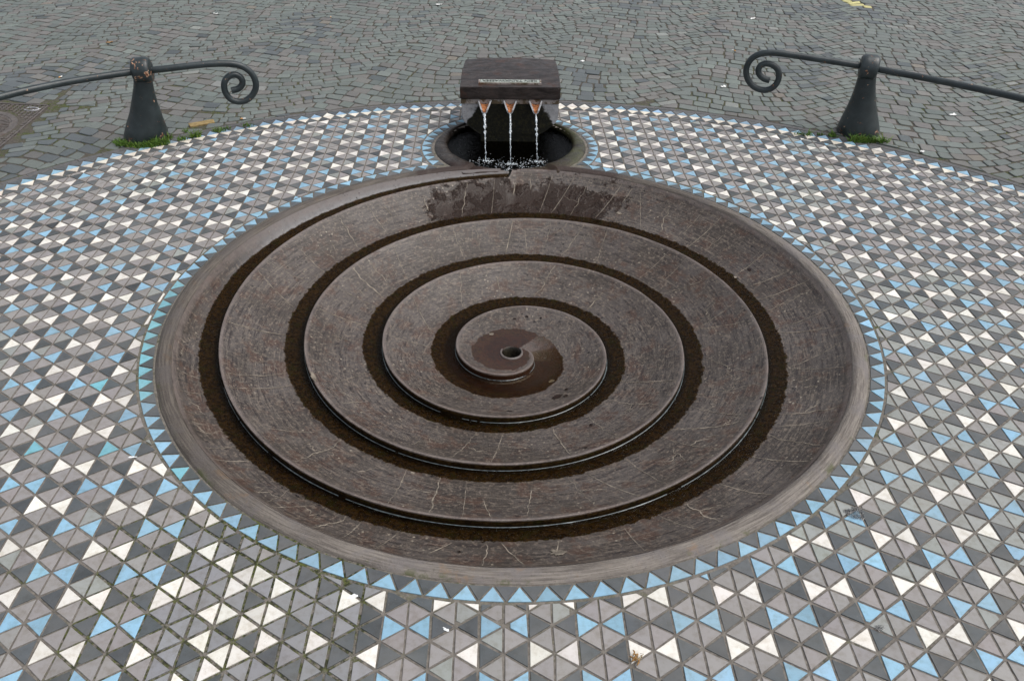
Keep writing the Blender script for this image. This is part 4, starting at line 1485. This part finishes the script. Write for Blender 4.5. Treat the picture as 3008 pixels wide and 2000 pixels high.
scrap((2.757, 4.774), 0.032, 0.022, 0.7, "little white scrap at the mosaic edge right of the right post")
scrap((-3.465, 7.201), 0.050, 0.030, 0.4, "tan dry leaf lying on the cobbles at far left", "dry_leaf", DRYLEAF, "leaf")
scrap((3.28, 5.45), 0.050, 0.022, 0.2, "pale flat scrap on the cobbles beyond the right rail")
scrap((1.75, 6.05), 0.034, 0.022, 0.2, "small pale scrap on cobbles left of the right scroll")

# the dried flower head on a white tile near the camera
root = empty("dried_flower", (0.378, 1.217, 0.002))
tag(root, "curled brown dried flower lying on a white tile near the bottom", "dried flower")
bm = bmesh.new()
for i in range(16):
    a = rng.random() * 2 * PI; s = 0.006 + 0.012 * rng.random(); hh = rng.random() * 0.010
    p0 = Vector((rng.normal() * 0.006, rng.normal() * 0.005, 0.002 + hh * .3))
    p1 = p0 + Vector((math.cos(a) * s * .6, math.sin(a) * s * .6, hh))
    p2 = p0 + Vector((math.cos(a) * s, math.sin(a) * s, hh * .3))
    tube(bm, [p0, p1, p2], [0.0008, 0.0026, 0.0010], 6)
bm_obj("petals", bm, DRYLEAF, root, True)
bm = bmesh.new()
for i in range(4):
    tube(bm, [(0.004 * i - .006, 0, .003), (0.010 + .004 * i, -0.008 + .006 * i, .010), (0.014, -0.004 + .007 * i, .002)], 0.0007, 5)
bm_obj("stalks", bm, m_plain("pale_straw", (0.36, 0.29, 0.15), 0.8), root, True)

def splat(loc, r, label, mat, name, cat, z=0.0016, stretch=1.8, ang=0.0, parts=5):
    bm = bmesh.new()
    for i in range(parts):
        a = rng.random() * 2 * PI
        d = r * 0.9 * rng.random() * (i > 0)
        rr = r * (1 if i == 0 else 0.2 + 0.35 * rng.random())
        c = bm.verts.new((d * math.cos(a) * stretch, d * math.sin(a), 0.0012))
        k = 14
        ring = [bm.verts.new((c.co.x + rr * stretch * (0.75 + 0.5 * noise.noise(Vector((t * 1.1, i * 3, r * 40)))) * math.cos(2 * PI * t / k), c.co.y + rr * (0.75 + 0.5 * noise.noise(Vector((t * 1.1, i * 3, 7)))) * math.sin(2 * PI * t / k), 0)) for t in range(k)]
        for t in range(k): bm.faces.new((c, ring[t], ring[(t + 1) % k]))
    o = bm_obj(name, bm, mat, None, True)
    o.location = (*loc, z); o.rotation_euler = (0, 0, ang)
    tag(o, label, cat)
splat((-0.444, 1.428), 0.010, "white bird dropping on a dark tile at the edge of the relaid patch", DROPPING, "bird_dropping", "bird dropping")
splat((-0.155, 1.315), 0.005, "white smear across the lower edge of a blue tile near the bottom centre", DROPPING, "bird_dropping", "bird dropping", ang=-0.5, stretch=2.6)
splat((-1.32, 2.02), 0.006, "thin white smear at the left rim border beside a blue triangle", DROPPING, "bird_dropping", "bird dropping", ang=0.0, stretch=3.0)
WETDROP = m_water("spilled_drops", (0.70, 0.70, 0.70), (90, 90, 90), 1.5, 1.6)
splat((1.19, 1.735), 0.030, "shiny puddle of spilled drops on a blue tile at lower right", WETDROP, "puddle", "puddle", z=0.0022, stretch=1.2, parts=9)
splat((1.10, 1.31), 0.014, "small shiny splash on the tiles near the lower right corner", WETDROP, "puddle", "puddle", z=0.0022, stretch=1.4, parts=6)
